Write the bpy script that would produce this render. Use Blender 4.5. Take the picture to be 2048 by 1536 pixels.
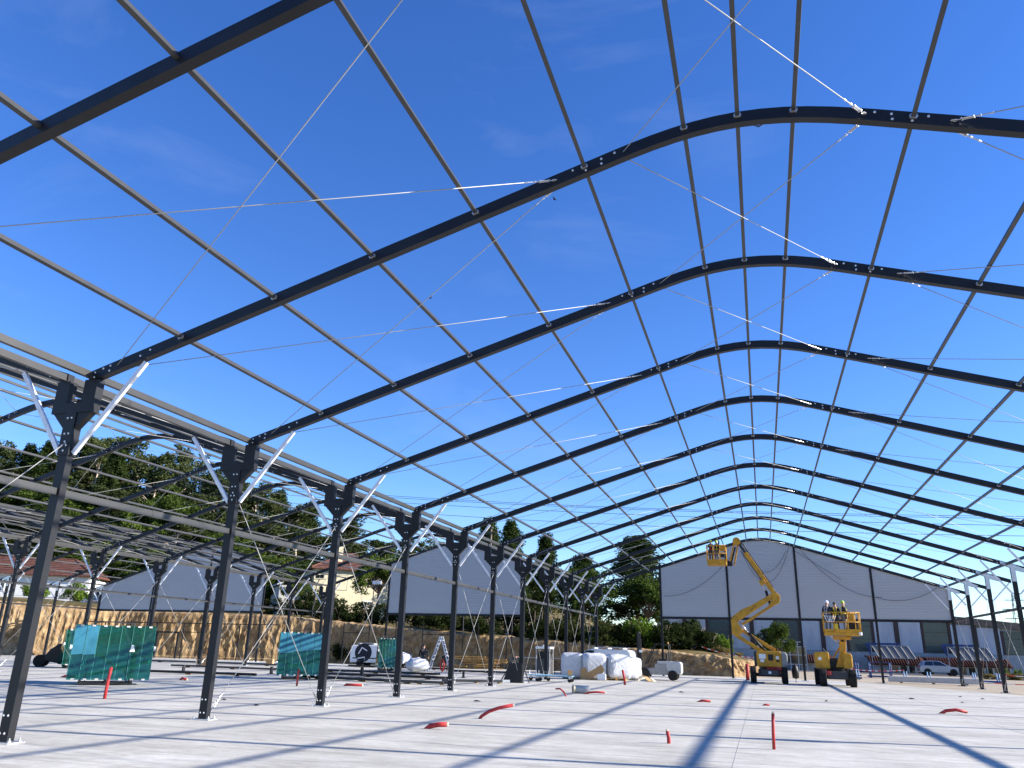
import bpy, math, random
from mathutils import Vector, Matrix, noise
random.seed(7)
S = bpy.context.scene
for o in list(bpy.data.objects): bpy.data.objects.remove(o)
COL = S.collection
# ------------------------------------------------------------------ camera
CAMP = Vector((11.8921, -10.9285, 1.6738)); YAW, PITCH, ROLL = -0.3044, 0.3262, 0.0259
fwd = Vector((math.sin(YAW)*math.cos(PITCH), math.cos(YAW)*math.cos(PITCH), math.sin(PITCH)))
rt = Vector((math.cos(YAW), -math.sin(YAW), 0)); up = rt.cross(fwd)
r2 = rt*math.cos(ROLL)+up*math.sin(ROLL); u2 = -rt*math.sin(ROLL)+up*math.cos(ROLL)
cd = bpy.data.cameras.new('camera'); cam = bpy.data.objects.new('camera', cd); COL.objects.link(cam)
M = Matrix((r2, u2, -fwd)).transposed().to_4x4(); M.translation = CAMP; cam.matrix_world = M
cd.sensor_width = 36; cd.lens = 1559.3/2048*36; cd.clip_end = 3000; cd.clip_start = 0.05
S.camera = cam
# ------------------------------------------------------------------ sky, sun, exposure
EL = math.radians(25.0); SH = Vector((0.982, 0.187)).normalized()
W = bpy.data.worlds.new('World'); S.world = W; W.use_nodes = True
nt = W.node_tree; bg = nt.nodes['Background']
sk = nt.nodes.new('ShaderNodeTexSky'); sk.sky_type = 'NISHITA'; sk.sun_disc = False
sk.sun_elevation = EL; sk.sun_rotation = math.atan2(SH.x, SH.y)
sk.altitude = 200; sk.air_density = 1.0; sk.dust_density = 0.0; sk.ozone_density = 4.5
# a few faint high wisps of cloud
tcw = nt.nodes.new('ShaderNodeTexCoord'); mpw = nt.nodes.new('ShaderNodeMapping'); mpw.inputs['Scale'].default_value = (1.2, 4.0, 6.0); mpw.inputs['Rotation'].default_value = (.3, .5, .5)
nzw = nt.nodes.new('ShaderNodeTexNoise'); nzw.inputs['Scale'].default_value = 1.1; nzw.inputs['Detail'].default_value = 7; nzw.inputs['Roughness'].default_value = .6; nzw.inputs['Distortion'].default_value = .8
rpw = nt.nodes.new('ShaderNodeValToRGB'); rpw.color_ramp.elements[0].position = .56; rpw.color_ramp.elements[1].position = .85; rpw.color_ramp.elements[1].color = (.10, .10, .10, 1)
mxw = nt.nodes.new('ShaderNodeMix'); mxw.data_type = 'RGBA'; mxw.inputs[7].default_value = (4.2, 4.6, 5.2, 1)
nt.links.new(tcw.outputs['Generated'], mpw.inputs[0]); nt.links.new(mpw.outputs[0], nzw.inputs['Vector']); nt.links.new(nzw.outputs[0], rpw.inputs[0]); nt.links.new(rpw.outputs[0], mxw.inputs[0])
hsv = nt.nodes.new('ShaderNodeHueSaturation'); hsv.inputs['Saturation'].default_value = 1.2; hsv.inputs['Hue'].default_value = .515
nt.links.new(sk.outputs[0], hsv.inputs['Color']); nt.links.new(hsv.outputs[0], mxw.inputs[6]); nt.links.new(mxw.outputs[2], bg.inputs[0]); bg.inputs[1].default_value = 0.098
sd = bpy.data.lights.new('sun', 'SUN'); sun = bpy.data.objects.new('sun', sd); COL.objects.link(sun)
sd.energy = 4.3; sd.angle = math.radians(0.53); sd.color = (1.0, 0.94, 0.86)
sdir = Vector((SH.x*math.cos(EL), SH.y*math.cos(EL), math.sin(EL)))
sun.rotation_euler = sdir.to_track_quat('Z', 'Y').to_euler(); sun.location = (60, 10, 40)
S.view_settings.view_transform = 'Standard'; S.view_settings.look = 'None'
S.view_settings.exposure = 1.42; S.view_settings.gamma = 1
S.render.resolution_x, S.render.resolution_y = 1024, 768

# ------------------------------------------------------------------ materials
MT = {}
def mat(name, col, rough=.6, metal=0., spec=.5, var=0., scale=3., bump=0., bscale=20., emit=None, trans=0., col2=None, alpha=1., stretch=(1,1,1), coat=0.):
    m = bpy.data.materials.new(name); m.use_nodes = True; n = m.node_tree.nodes; l = m.node_tree.links
    p = n['Principled BSDF']; p.inputs['Base Color'].default_value = (*col, 1)
    p.inputs['Roughness'].default_value = rough; p.inputs['Metallic'].default_value = metal
    p.inputs['Specular IOR Level'].default_value = spec; p.inputs['Transmission Weight'].default_value = trans
    p.inputs['Coat Weight'].default_value = coat; p.inputs['Alpha'].default_value = alpha
    tc = None
    if var or bump:
        tc = n.new('ShaderNodeTexCoord'); mp = n.new('ShaderNodeMapping'); mp.inputs['Scale'].default_value = stretch
        l.new(tc.outputs['Object'], mp.inputs[0])
    if var:
        t = n.new('ShaderNodeTexNoise'); t.inputs['Scale'].default_value = scale; t.inputs['Detail'].default_value = 6; t.inputs['Roughness'].default_value = .65
        l.new(mp.outputs[0], t.inputs['Vector'])
        r = n.new('ShaderNodeValToRGB'); c2 = col2 or tuple(min(1, c*(1+var)) for c in col); c1 = col if col2 else tuple(c*(1-var) for c in col)
        r.color_ramp.elements[0].color = (*c1, 1); r.color_ramp.elements[1].color = (*c2, 1)
        r.color_ramp.elements[0].position = .33; r.color_ramp.elements[1].position = .68
        l.new(t.outputs[0], r.inputs[0]); l.new(r.outputs[0], p.inputs['Base Color'])
    if bump:
        t = n.new('ShaderNodeTexNoise'); t.inputs['Scale'].default_value = bscale; t.inputs['Detail'].default_value = 5
        l.new(mp.outputs[0], t.inputs['Vector'])
        b = n.new('ShaderNodeBump'); b.inputs['Strength'].default_value = bump; b.inputs['Distance'].default_value = .05
        l.new(t.outputs[0], b.inputs['Height']); l.new(b.outputs[0], p.inputs['Normal'])
    if emit: p.inputs['Emission Color'].default_value = (*emit, 1); p.inputs['Emission Strength'].default_value = 1
    MT[name] = m; return m
mat('steel', (.0095, .010, .0125), .45, 0, .32, .35, 1.3)
mat('purlin', (.056, .057, .057), .42, .3, .4, .12, 1.5)
mat('eave', (.045, .045, .044), .45, .2, .4, .12, 1.5)
mat('galv', (.62, .62, .62), .38, .75, .5, .2, 14)
mat('whitepaint', (.80, .80, .80), .35, 0, .5, .06, 4)
mat('alu', (.74, .75, .77), .33, .15, .5, .1, 6)
mat('cable', (.36, .36, .35), .5, .2)
mat('bolt', (.75, .75, .73), .35, .5)
mat('yellow', (.52, .26, .014), .5, 0, .4, .28, 2.2, .15, 8)
mat('black', (.012, .012, .013), .55, 0, .4, .3, 5)
mat('rubber', (.022, .021, .02), .85, 0, .2, .35, 8, .3, 30)
mat('darkgrey', (.05, .05, .052), .6, 0, .4, .25, 6)
mat('grey', (.27, .27, .26), .5, 0, .5, .15, 5)
mat('lightgrey', (.48, .47, .45), .5, 0, .5, .12, 5)
mat('whiteplastic', (.54, .55, .57), .3, 0, .5, .12, 6, .45, 6)
mat('cardboard', (.42, .26, .12), .85, 0, .2, .18, 5)
mat('timber', (.45, .26, .08), .8, 0, .2, .35, 7)
mat('red', (.42, .03, .03), .55, 0, .4, .35, 9)
mat('redtile', (.12, .052, .038), .85, 0, .2, .45, 3, .4, 12)
mat('annextile', (.075, .028, .02), .9, 0, .2, .4, 3)
mat('cream', (.60, .54, .36), .9, 0, .2, .1, 1.5, .2, 20)
mat('whitewall', (.78, .77, .73), .9, 0, .2, .07, 1.2)
mat('greywall', (.42, .42, .40), .9, 0, .2, .18, .8)
mat('bluepaint', (.012, .045, .17), .5, 0, .5, .2, 6)
mat('bluepale', (.13, .25, .42), .5)
mat('green', (.02, .30, .12), .5)
mat('hivis', (.38, .62, .06), .6)
mat('hivisyellow', (.72, .56, .03), .6)
mat('skin', (.45, .24, .16), .55)
mat('navy', (.015, .018, .028), .85)
mat('trousers', (.055, .05, .05), .9)
mat('workgrey', (.16, .15, .14), .9)
mat('helmetwhite', (.8, .82, .85), .3)
mat('silverpaint', (.27, .31, .37), .28, .4, .5, coat=.4)
mat('vanwhite', (.76, .77, .79), .3, 0, .5, coat=.3)
mat('winglass', (.015, .02, .025), .06, 0, .8)
mat('pvc', (.62, .53, .36), .5)
mat('pvcgrey', (.40, .40, .38), .5)
mat('bark', (.20, .15, .11), .95, 0, .1, .35, 3)
mat('barkpale', (.50, .42, .33), .9, 0, .1, .35, 2)
mat('postwood', (.22, .17, .12), .9, 0, .1, .3, 4)
mat('hardwareblue', (.25, .45, .55), .5)
# concrete slab
def slabmat():
    m = bpy.data.materials.new('concrete'); m.use_nodes = True; n = m.node_tree.nodes; l = m.node_tree.links; p = n['Principled BSDF']
    tc = n.new('ShaderNodeTexCoord')
    def nz(sc, st=(1,1,1), det=7, ro=.6):
        mp = n.new('ShaderNodeMapping'); mp.inputs['Scale'].default_value = st; l.new(tc.outputs['Object'], mp.inputs[0])
        t = n.new('ShaderNodeTexNoise'); t.inputs['Scale'].default_value = sc; t.inputs['Detail'].default_value = det; t.inputs['Roughness'].default_value = ro
        l.new(mp.outputs[0], t.inputs['Vector']); return t
    def ramp(src, a, b, p0, p1):
        r = n.new('ShaderNodeValToRGB'); r.color_ramp.elements[0].color = (*a, 1); r.color_ramp.elements[1].color = (*b, 1)
        r.color_ramp.elements[0].position = p0; r.color_ramp.elements[1].position = p1; l.new(src.outputs[0], r.inputs[0]); return r
    def mul(a, b, f=1.):
        x = n.new('ShaderNodeMix'); x.data_type = 'RGBA'; x.blend_type = 'MULTIPLY'; x.inputs[0].default_value = f
        l.new(a, x.inputs[6]); l.new(b, x.inputs[7]); return x.outputs[2]
    a = ramp(nz(.45), (.51, .487, .428), (.69, .662, .588), .3, .7)
    b = ramp(nz(1.1, (.4, 1.5, 1), 9, .68), (.72, .71, .69), (1, 1, 1), .30, .62)
    c = ramp(nz(7, (.5, 1.6, 1), 8, .7), (.74, .74, .73), (1, 1, 1), .32, .62)
    d = ramp(nz(.9, (1, 1, 1), 9, .75), (.62, .55, .44), (1, 1, 1), .26, .40)
    e = ramp(nz(26, (1, 1, 1), 3, .5), (1, 1, 1), (.5, .48, .45), .66, .74); f = ramp(nz(2.4, (.15, 2.2, 1), 6, .7), (.84, .83, .81), (1, 1, 1), .38, .52)
    a = type('q', (), {'outputs': [mul(mul(a.outputs[0], e.outputs[0], .8), f.outputs[0])]})
    o = mul(mul(mul(a.outputs[0], b.outputs[0]), c.outputs[0]), d.outputs[0], .7)
    l.new(o, p.inputs['Base Color']); p.inputs['Roughness'].default_value = .72; p.inputs['Specular IOR Level'].default_value = .3
    bp = n.new('ShaderNodeBump'); bp.inputs['Strength'].default_value = .25; bp.inputs['Distance'].default_value = .02
    l.new(nz(14).outputs[0], bp.inputs['Height']); l.new(bp.outputs[0], p.inputs['Normal']); MT['concrete'] = m
slabmat()
mat('soil', (.155, .092, .045), .95, 0, .1, .4, 1.6, .9, 7, col2=(.45, .32, .17))
mat('darkearth', (.05, .035, .022), .95, 0, .1, .4, 3, .8, 8)
mat('dirt', (.33, .27, .19), .95, 0, .1, .3, .6, .6, 6, col2=(.44, .38, .29))
mat('asphalt', (.13, .125, .12), .9, 0, .2, .3, 1.5, .3, 30)
mat('grassdry', (.035, .038, .014), .95, 0, .1, .4, .12, .8, 4, col2=(.20, .145, .06))
def leafmat(name, c1, c2, tr=.3):
    m = bpy.data.materials.new(name); m.use_nodes = True; n = m.node_tree.nodes; l = m.node_tree.links
    for x in list(n):
        if x.type == 'BSDF_PRINCIPLED': n.remove(x)
    out = [x for x in n if x.type == 'OUTPUT_MATERIAL'][0]
    tc = n.new('ShaderNodeTexCoord'); t = n.new('ShaderNodeTexNoise'); t.inputs['Scale'].default_value = .9; t.inputs['Detail'].default_value = 5
    oi = n.new('ShaderNodeObjectInfo'); ad = n.new('ShaderNodeMath'); ad.operation = 'MULTIPLY_ADD'; ad.inputs[1].default_value = .35
    l.new(tc.outputs['Object'], t.inputs['Vector']); l.new(oi.outputs['Random'], ad.inputs[0]); l.new(t.outputs[0], ad.inputs[2])
    r = n.new('ShaderNodeValToRGB'); r.color_ramp.elements[0].color = (*c1, 1); r.color_ramp.elements[1].color = (*c2, 1)
    r.color_ramp.elements[0].position = .4; r.color_ramp.elements[1].position = .95; l.new(ad.outputs[0], r.inputs[0])
    d = n.new('ShaderNodeBsdfDiffuse'); tl = n.new('ShaderNodeBsdfTranslucent'); mx = n.new('ShaderNodeMixShader'); mx.inputs[0].default_value = tr
    l.new(r.outputs[0], d.inputs[0]); l.new(r.outputs[0], tl.inputs[0]); l.new(d.outputs[0], mx.inputs[1]); l.new(tl.outputs[0], mx.inputs[2]); l.new(mx.outputs[0], out.inputs[0])
    MT[name] = m
leafmat('leaf_euc', (.035, .05, .018), (.10, .12, .045)); leafmat('leaf_pine', (.020, .034, .010), (.060, .085, .025))
leafmat('leaf_oak', (.035, .06, .014), (.11, .15, .03)); leafmat('leaf_hedge', (.018, .028, .010), (.05, .065, .02))
leafmat('leaf_vine', (.06, .11, .015), (.16, .24, .03)); leafmat('leaf_dry', (.14, .11, .04), (.30, .24, .10))
# gable sheet with fine horizontal ribs
def sheet():
    m = mat('gablesheet', (.43, .44, .44), .45, 0, .4); n = m.node_tree.nodes; l = m.node_tree.links; p = n['Principled BSDF']
    tc = n.new('ShaderNodeTexCoord'); w = n.new('ShaderNodeTexWave'); w.bands_direction = 'Z'; w.inputs['Scale'].default_value = 1.6; w.inputs['Distortion'].default_value = .6
    w.inputs['Detail'].default_value = 1.0
    l.new(tc.outputs['Object'], w.inputs['Vector']); b = n.new('ShaderNodeBump'); b.inputs['Strength'].default_value = .22; b.inputs['Distance'].default_value = .03
    l.new(w.outputs['Fac'], b.inputs['Height']); l.new(b.outputs[0], p.inputs['Normal'])
sheet()
def glassmat():
    m = bpy.data.materials.new('greenglass'); m.use_nodes = True; n = m.node_tree.nodes; l = m.node_tree.links; p = n['Principled BSDF']
    p.inputs['Base Color'].default_value = (.10, .42, .36, 1); p.inputs['Roughness'].default_value = .03; p.inputs['Transmission Weight'].default_value = .9
    p.inputs['IOR'].default_value = 1.5; p.inputs['Specular IOR Level'].default_value = .9
    p.inputs['Base Color'].default_value = (.065, .34, .28, 1); MT['greenglass'] = m
glassmat()
mat('greenglazing', (.035, .06, .06), .18, 0, .6, .3, .6)
mat('reflectpaint', (.035, .15, .21), .12, 0, .5, .25, 1.5)  # blue colour standing in for sky reflected in the glass
mat('glassedge', (.06, .22, .19), .3)

# ------------------------------------------------------------------ mesh helpers
class MB:
    def __init__(s): s.v = []; s.f = []
    def add(s, vs, fs):
        k = len(s.v); s.v += [tuple(x) for x in vs]; s.f += [tuple(i+k for i in q) for q in fs]; return s
    def box(s, c, d, R=None):
        x, y, z = d[0]/2, d[1]/2, d[2]/2
        vs = [Vector((a*x, b*y, e*z)) for a in (-1, 1) for b in (-1, 1) for e in (-1, 1)]
        if R is not None: vs = [R @ q for q in vs]
        c = Vector(c)
        return s.add([q+c for q in vs], [(0,1,3,2),(4,6,7,5),(0,4,5,1),(2,3,7,6),(0,2,6,4),(1,5,7,3)])
    def bb(s, x0, x1, y0, y1, z0, z1): return s.box(((x0+x1)/2, (y0+y1)/2, (z0+z1)/2), (abs(x1-x0), abs(y1-y0), abs(z1-z0)))
    def beam(s, p, q, w, h, upv=(0, 0, 1)):
        p, q = Vector(p), Vector(q); d = (q-p); L = d.length; d.normalize(); u = Vector(upv)
        if abs(d.dot(u)) > .99: u = Vector((0, 1, 0)) if abs(d.y) < .9 else Vector((1, 0, 0))
        a = d.cross(u).normalized(); b = a.cross(d)
        vs = [o+a*(i*w/2)+b*(j*h/2) for o in (p, q) for i, j in ((-1,-1),(1,-1),(1,1),(-1,1))]
        return s.add(vs, [(0,3,2,1),(4,5,6,7),(0,1,5,4),(1,2,6,5),(2,3,7,6),(3,0,4,7)])
    def tube(s, pts, r, n=6, cap=True):
        pts = [Vector(p) for p in pts]; k = len(pts); rr = r if isinstance(r, (list, tuple)) else [r]*k
        d0 = (pts[1]-pts[0]).normalized(); a = d0.orthogonal().normalized(); vs = []
        for i, p in enumerate(pts):
            d = (pts[min(i+1, k-1)]-pts[max(i-1, 0)]).normalized(); a = (a-d*a.dot(d)).normalized(); b = d.cross(a)
            vs += [p+(a*math.cos(t*2*math.pi/n)+b*math.sin(t*2*math.pi/n))*rr[i] for t in range(n)]
        fs = [(i*n+t, i*n+(t+1) % n, (i+1)*n+(t+1) % n, (i+1)*n+t) for i in range(k-1) for t in range(n)]
        if cap: fs += [tuple(range(n-1, -1, -1)), tuple((k-1)*n+t for t in range(n))]
        return s.add(vs, fs)
    def lathe(s, prof, n=16, c=(0, 0, 0), axis='z'):
        c = Vector(c); vs = []
        for r, z in prof:
            for t in range(n):
                a = 2*math.pi*t/n; x, y = r*math.cos(a), r*math.sin(a)
                vs.append(c+(Vector((x, y, z)) if axis == 'z' else Vector((z, x, y)) if axis == 'x' else Vector((x, z, y))))
        k = len(prof)
        fs = [(i*n+t, i*n+(t+1) % n, (i+1)*n+(t+1) % n, (i+1)*n+t) for i in range(k-1) for t in range(n)]
        fs += [tuple(range(n)), tuple((k-1)*n+t for t in range(n-1, -1, -1))]
        return s.add(vs, fs)
    def prism(s, poly, a, b, ax='y'):
        k = len(poly); P = (lambda u, w, t: (u, t, w)) if ax == 'y' else (lambda u, w, t: (t, u, w)) if ax == 'x' else (lambda u, w, t: (u, w, t))
        vs = [P(u, w, a) for u, w in poly]+[P(u, w, b) for u, w in poly]
        return s.add(vs, [tuple(range(k)), tuple(range(2*k-1, k-1, -1))]+[(i, i+k, (i+1) % k+k, (i+1) % k) for i in range(k)])
    def mesh(s, name, m, smooth=False, fixn=True):
        me = bpy.data.meshes.new(name); me.from_pydata(s.v, [], s.f); me.materials.append(MT[m] if isinstance(m, str) else m)
        if fixn:
            import bmesh
            b = bmesh.new(); b.from_mesh(me); bmesh.ops.recalc_face_normals(b, faces=b.faces); b.to_mesh(me); b.free()
        if smooth: me.polygons.foreach_set('use_smooth', [True]*len(me.polygons))
        me.update(); return me
    def obj(s, name, m, parent=None, smooth=False, bevel=0, loc=(0, 0, 0), rz=0):
        o = put(name, s.mesh(name, m, smooth), parent, loc, rz)
        if bevel:
            b = o.modifiers.new('bevel', 'BEVEL'); b.width = bevel; b.segments = 2; b.limit_method = 'ANGLE'
        return o
def put(name, me, parent=None, loc=(0, 0, 0), rz=0, rot=None):
    o = bpy.data.objects.new(name, me); COL.objects.link(o); o.location = loc
    o.rotation_euler = rot if rot is not None else (0, 0, rz)
    if parent: o.parent = parent
    return o
def tag(o, label, cat, group=None, kind=None):
    if label: o['label'] = label
    if cat: o['category'] = cat
    if group: o['group'] = group
    if kind: o['kind'] = kind
    return o
def thing(name, label, cat, loc=(0, 0, 0), rz=0, group=None):
    o = bpy.data.objects.new(name, None); COL.objects.link(o); o.location = loc; o.rotation_euler = (0, 0, rz); o.empty_display_size = .2
    return tag(o, label, cat, group)
def copytree(o, parent=None):
    c = o.copy(); COL.objects.link(c); c.parent = parent
    for ch in o.children: copytree(ch, c)
    return c
def stuff(o): o['kind'] = 'stuff'; return o
def struct(o): o['kind'] = 'structure'; return o
def lerp(x, xs, ys):
    if x <= xs[0]: return ys[0]
    for i in range(len(xs)-1):
        if x <= xs[i+1]: return ys[i]+(ys[i+1]-ys[i])*(x-xs[i])/(xs[i+1]-xs[i])
    return ys[-1]

# ------------------------------------------------------------------ terrain
FOOT = [(-110, 8), (-75, 30), (-60, 42), (-48, 53.5), (-27, 59.5), (-10, 57.9), (0, 57.5), (9.5, 56.2), (11.3, 58.6), (12, 66), (11, 80), (2, 96), (-2, 104), (-2, 140)]
HX = [-110, -62, -47, -33, -25, -17.6, -8.6, 3.5, 10, 14]; HZ = [5.4, 5.0, 4.2, 4.1, 3.45, 3.0, 2.45, 1.75, 1.3, .8]
def htop(x): return lerp(x, HX, HZ)
def sdist(x, y):
    best = 1e9; sg = -1
    for (ax, ay), (bx, by) in zip(FOOT, FOOT[1:]):
        dx, dy = bx-ax, by-ay; t = max(0, min(1, ((x-ax)*dx+(y-ay)*dy)/(dx*dx+dy*dy)))
        px, py = ax+dx*t, ay+dy*t; q = (x-px)**2+(y-py)**2
        if q < best-1e-9: best = q; sg = 1 if dx*(y-py)-dy*(x-px) > 0 else -1
    return math.sqrt(best)*sg
def hill(x, y, d):
    k = lerp(x, [-120, -90, -60, -40, -10, 10], [.24, .22, .14, .05, .03, .0])
    return htop(x)+.035*min(d, 25)+k*max(0, min(d, 120)-44)*(1 if x < 5 else .3)+.25*noise.noise((x*.08, y*.08, 0))
def ground(x, y):
    d = sdist(x, y)
    return hill(x, y, d) if d > 1.5 else 0.
g = MB(); NX, NY = 110, 100; X0, Y0, DX, DY = -240, -60, 4.5, 4.
for j in range(NY+1):
    for i in range(NX+1):
        x, y = X0+i*DX, Y0+j*DY; d = sdist(x, y)
        z = -.12 if d < 5.2 else hill(x, y, d)-.18
        g.v.append((x, y, z))
g.f = [(j*(NX+1)+i, j*(NX+1)+i+1, (j+1)*(NX+1)+i+1, (j+1)*(NX+1)+i) for j in range(NY) for i in range(NX)]
struct(g.obj('ground', 'grassdry', smooth=True))
# far ground sheet out to the horizon
f = MB(); f.add([(-2500, -2500, -.6), (2500, -2500, -.6), (2500, 2500, -.6), (-2500, 2500, -.6)], [(0, 1, 2, 3)]); struct(f.obj('far_ground', 'grassdry'))
# earth cut bank with excavator grooves
def bank():
    pts = []; acc = 0
    seg = FOOT[1:11]
    for (ax, ay), (bx, by) in zip(seg, seg[1:]):
        L = math.hypot(bx-ax, by-ay); n = max(2, int(L/.11))
        for k in range(n): pts.append((ax+(bx-ax)*k/n, ay+(by-ay)*k/n, acc+L*k/n, (bx-ax)/L, (by-ay)/L))
        acc += L
    # smooth the direction at the corners
    N = len(pts); nor = []
    for i in range(N):
        sx = sy = 0
        for j in range(max(0, i-20), min(N, i+21)): sx += -pts[j][4]; sy += pts[j][3]
        L = math.hypot(sx, sy); nor.append((sx/L, sy/L))
    rows = [(-.25, -.15), (-.12, .02)]+[(-.04+.6*k/20, .04+.92*k/20) for k in range(20)]+[(.62, .97), (.78, 1.0), (1.3, 1.03)]
    b = MB(); K = len(rows)+5; keep = []
    for i, (x, y, s, tx, ty) in enumerate(pts):
        H = htop(x)+.14*noise.noise((s*.5, 3, 0))+.12*noise.noise((s*2.1, 7, 0)); n = nor[i]
        for r, (d, h) in enumerate(rows):
            w = math.sin(min(1, max(0, h))*math.pi)**.5 if 0 < h < 1 else .2
            ph = s*4.2+2.6*noise.noise((s*.5, h*1.6, 5)); am = max(0, .55+1.3*noise.noise((s*.3, h*1.1, 4)))
            gr = .19*abs(math.sin(ph))*am+.22*noise.noise((s*.9, h*2.2, 1))+.13*noise.noise((s*3.4, h*7., 9))+.07*noise.noise((s*8., h*16., 3))
            dd = d+gr*w+.25*noise.noise((s*.15, 0, 2))
            b.v.append((x+n[0]*dd, y+n[1]*dd, h*H if h <= 1 else H+.06))
        for q, d in enumerate((2.2, 3.5, 5.5, 8, 11)):
            b.v.append((x+n[0]*d, y+n[1]*d, H*.0+hill(x+n[0]*d, y+n[1]*d, d)-.02*q+.08*noise.noise((s*.8, d, 0))))
    b.f = [(i*K+r, (i+1)*K+r, (i+1)*K+r+1, i*K+r+1) for i in range(N-1) for r in range(K-1)]
    me = b.mesh('earth_bank', 'soil', False, False); me.materials.append(MT['grassdry'])
    for p in me.polygons:
        if p.index % (K-1) >= len(rows)-1: p.material_index = 1
    struct(put('earth_bank', me))
bank()
# slab, dirt apron, road
SLAB = struct(MB().bb(-49.5, 24.62, -45, 53.2, -.35, 0).obj('concrete_slab', 'concrete')); mat('joint', (.30, .29, .27), .9)
for x_ in (2.2, 7.3, 11.3, 17.8, 22.5, -8, -16): MB().bb(x_-.004, x_+.004, -45, 53, .0015, .003).obj('saw_cut_joint', 'joint', SLAB)
for y_ in (-4, 3.4, 10.9, 18.3, 25.8, 33.2, 40.7): MB().bb(-49, 24.5, y_-.004, y_+.004, .0035, .005).obj('saw_cut_joint', 'joint', SLAB)
ap = MB(); ap.add([(24.3, -60, -.06), (70, -60, -.02), (70, 84, .02), (10, 84, .02), (13.8, 64, .02), (11, 59, -.03), (5, 56.5, -.06), (-60, 54, -.06), (-60, -60, -.06)], [tuple(range(9))]); struct(ap.obj('dirt_apron', 'dirt'))
rd = MB(); rd.add([(13, 84, .03), (70, 74, .03), (70, 96, .06), (12, 96, .06)], [(0, 1, 2, 3)]); struct(rd.obj('road', 'asphalt'))
up_rd = MB(); PR = [(-112, 22), (-84, 42), (-66, 56), (-58, 70)]
for (x, y) in PR: up_rd.v += [(x-2, y+2, ground(x-2, y+2)+.15), (x+2, y-2, max(4.5, ground(x+2, y-2))+.15)]
up_rd.f = [(2*i, 2*i+1, 2*i+3, 2*i+2) for i in range(3)]; struct(up_rd.obj('upper_track', 'asphalt'))

# ------------------------------------------------------------------ steel halls
BAY = 5.0; RH, RW = .20, .14
US, ZS = 2.32, 9.143
def zb(u, hs):      # underside height of the rafter at distance u from the ridge
    u = abs(u)
    if u <= US: return 9.612-.1083*u*u+.00394*u**4
    return ZS-(ZS-6.19)/(hs-US)*(u-US)
def sweep(us, hs, w=RW, h=RH):
    m = MB(); n = len(us)
    for k, u in enumerate(us):
        e = 1e-3; sl = (zb(u+e, hs)-zb(u-e, hs))/(2*e); nx, nz = -sl, 1; L = math.hypot(nx, nz); nx /= L; nz /= L
        if k in (0, n-1) and abs(u) > 5: nx, nz = 0, 1
        z = zb(u, hs)
        for y, t in ((-w/2, 0), (w/2, 0), (w/2, h), (-w/2, h)): m.v.append((u+nx*t, y, z+nz*t))
    m.f = [(k*4+a, k*4+(a+1) % 4, (k+1)*4+(a+1) % 4, (k+1)*4+a) for k in range(n-1) for a in range(4)]+[(0, 3, 2, 1), tuple((n-1)*4+a for a in range(4))]
    return m
def boltset(us, hs):
    m = MB()
    for u, t in us:
        for sg in (-1, 1):
            y = sg*RW/2
            m.lathe([(.021, 0), (.021, .004*sg), (.013, .005*sg), (.013, .016*sg)], 7, (u, y, zb(u, hs)+t), 'y')
    return m
def orient(p, q):
    d = (Vector(q)-Vector(p)); return d.to_track_quat('X', 'Z').to_euler(), d.length
TB = MB()   # turnbuckle with shackle, lying along +X from its anchor
TB.tube([(0, .022, 0), (.06, .022, 0), (.085, 0, 0), (.06, -.022, 0), (0, -.022, 0), (-.012, 0, 0), (0, .022, 0)], .007, 5)
TB.tube([(.085, 0, 0), (.13, 0, 0)], .008, 5); TB.tube([(.13, .02, 0), (.29, .02, 0)], .008, 5); TB.tube([(.13, -.02, 0), (.29, -.02, 0)], .008, 5)
TB.box((.13, 0, 0), (.02, .055, .022)); TB.box((.29, 0, 0), (.02, .055, .022)); TB.tube([(.29, 0, 0), (.53, 0, 0)], .009, 5); TB.box((.37, 0, 0), (.035, .03, .02)); TB.box((.52, 0, 0), (.05, .022, .018))
TBM = TB.mesh('turnbuckle', 'galv')
def cable(parent, p, q, r=.0085, tb=True, name='bracing_cable', cache={}):
    o = put(name, None or MB().tube([p, q], r, 5).mesh(name, 'cable', True), parent)
    if tb:
        e, L = orient(q, p); put('turnbuckle', TBM, o, q, rot=e)
    return o
def bracket():      # forked valley head: box, two arms, gusset
    m = MB(); m.bb(-.47, .47, -.09, .09, 5.60, 5.79)
    m.bb(-.47, -.17, -.085, .085, 5.79, 6.23); m.bb(.17, .47, -.085, .085, 5.79, 6.23)
    m.prism([(-.43, 5.60), (.43, 5.60), (.12, 5.29), (-.12, 5.29)], -.07, .07)
    m.bb(-.125, .125, -.088, .088, 4.80, 5.60)
    return m.mesh('bracket', 'steel')
BRK = bracket()
def colbolts(zs, w=.1):
    m = MB()
    for x, z in zs: m.lathe([(.020, 0), (.020, -.004), (.012, -.005), (.012, -.016)], 7, (x, -RW/2-.02, z), 'y')
    return m
CB_V = colbolts([(s*.045, z) for z in (5.5, 5.2, 4.98) for s in (-1, 1)]+[(0, 5.05), (0, 4.88)]+[(s*.045, z) for z in (.15, .42) for s in (-1, 1)]).mesh('bolt_heads', 'bolt')
CB_F = MB()
for sx in (-.045, .045):
    for z in (.15, .42): CB_F.lathe([(.020, 0), (.020, -.004), (.012, -.005), (.012, -.016)], 7, (sx, -RW/2, z), 'y')
CB_F = CB_F.mesh('bolt_heads', 'bolt')
BP = MB(); BP.bb(-.24, .24, -.17, .17, .001, .022)
for sx in (-.19, .19): BP.lathe([(.03, .022), (.03, .05), (.012, .05), (.012, .085)], 7, (sx, -.1, 0)); BP.lathe([(.03, .022), (.03, .05), (.012, .05), (.012, .085)], 7, (sx, .1, 0))
BPM = BP.mesh('base_plate', 'galv')
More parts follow.
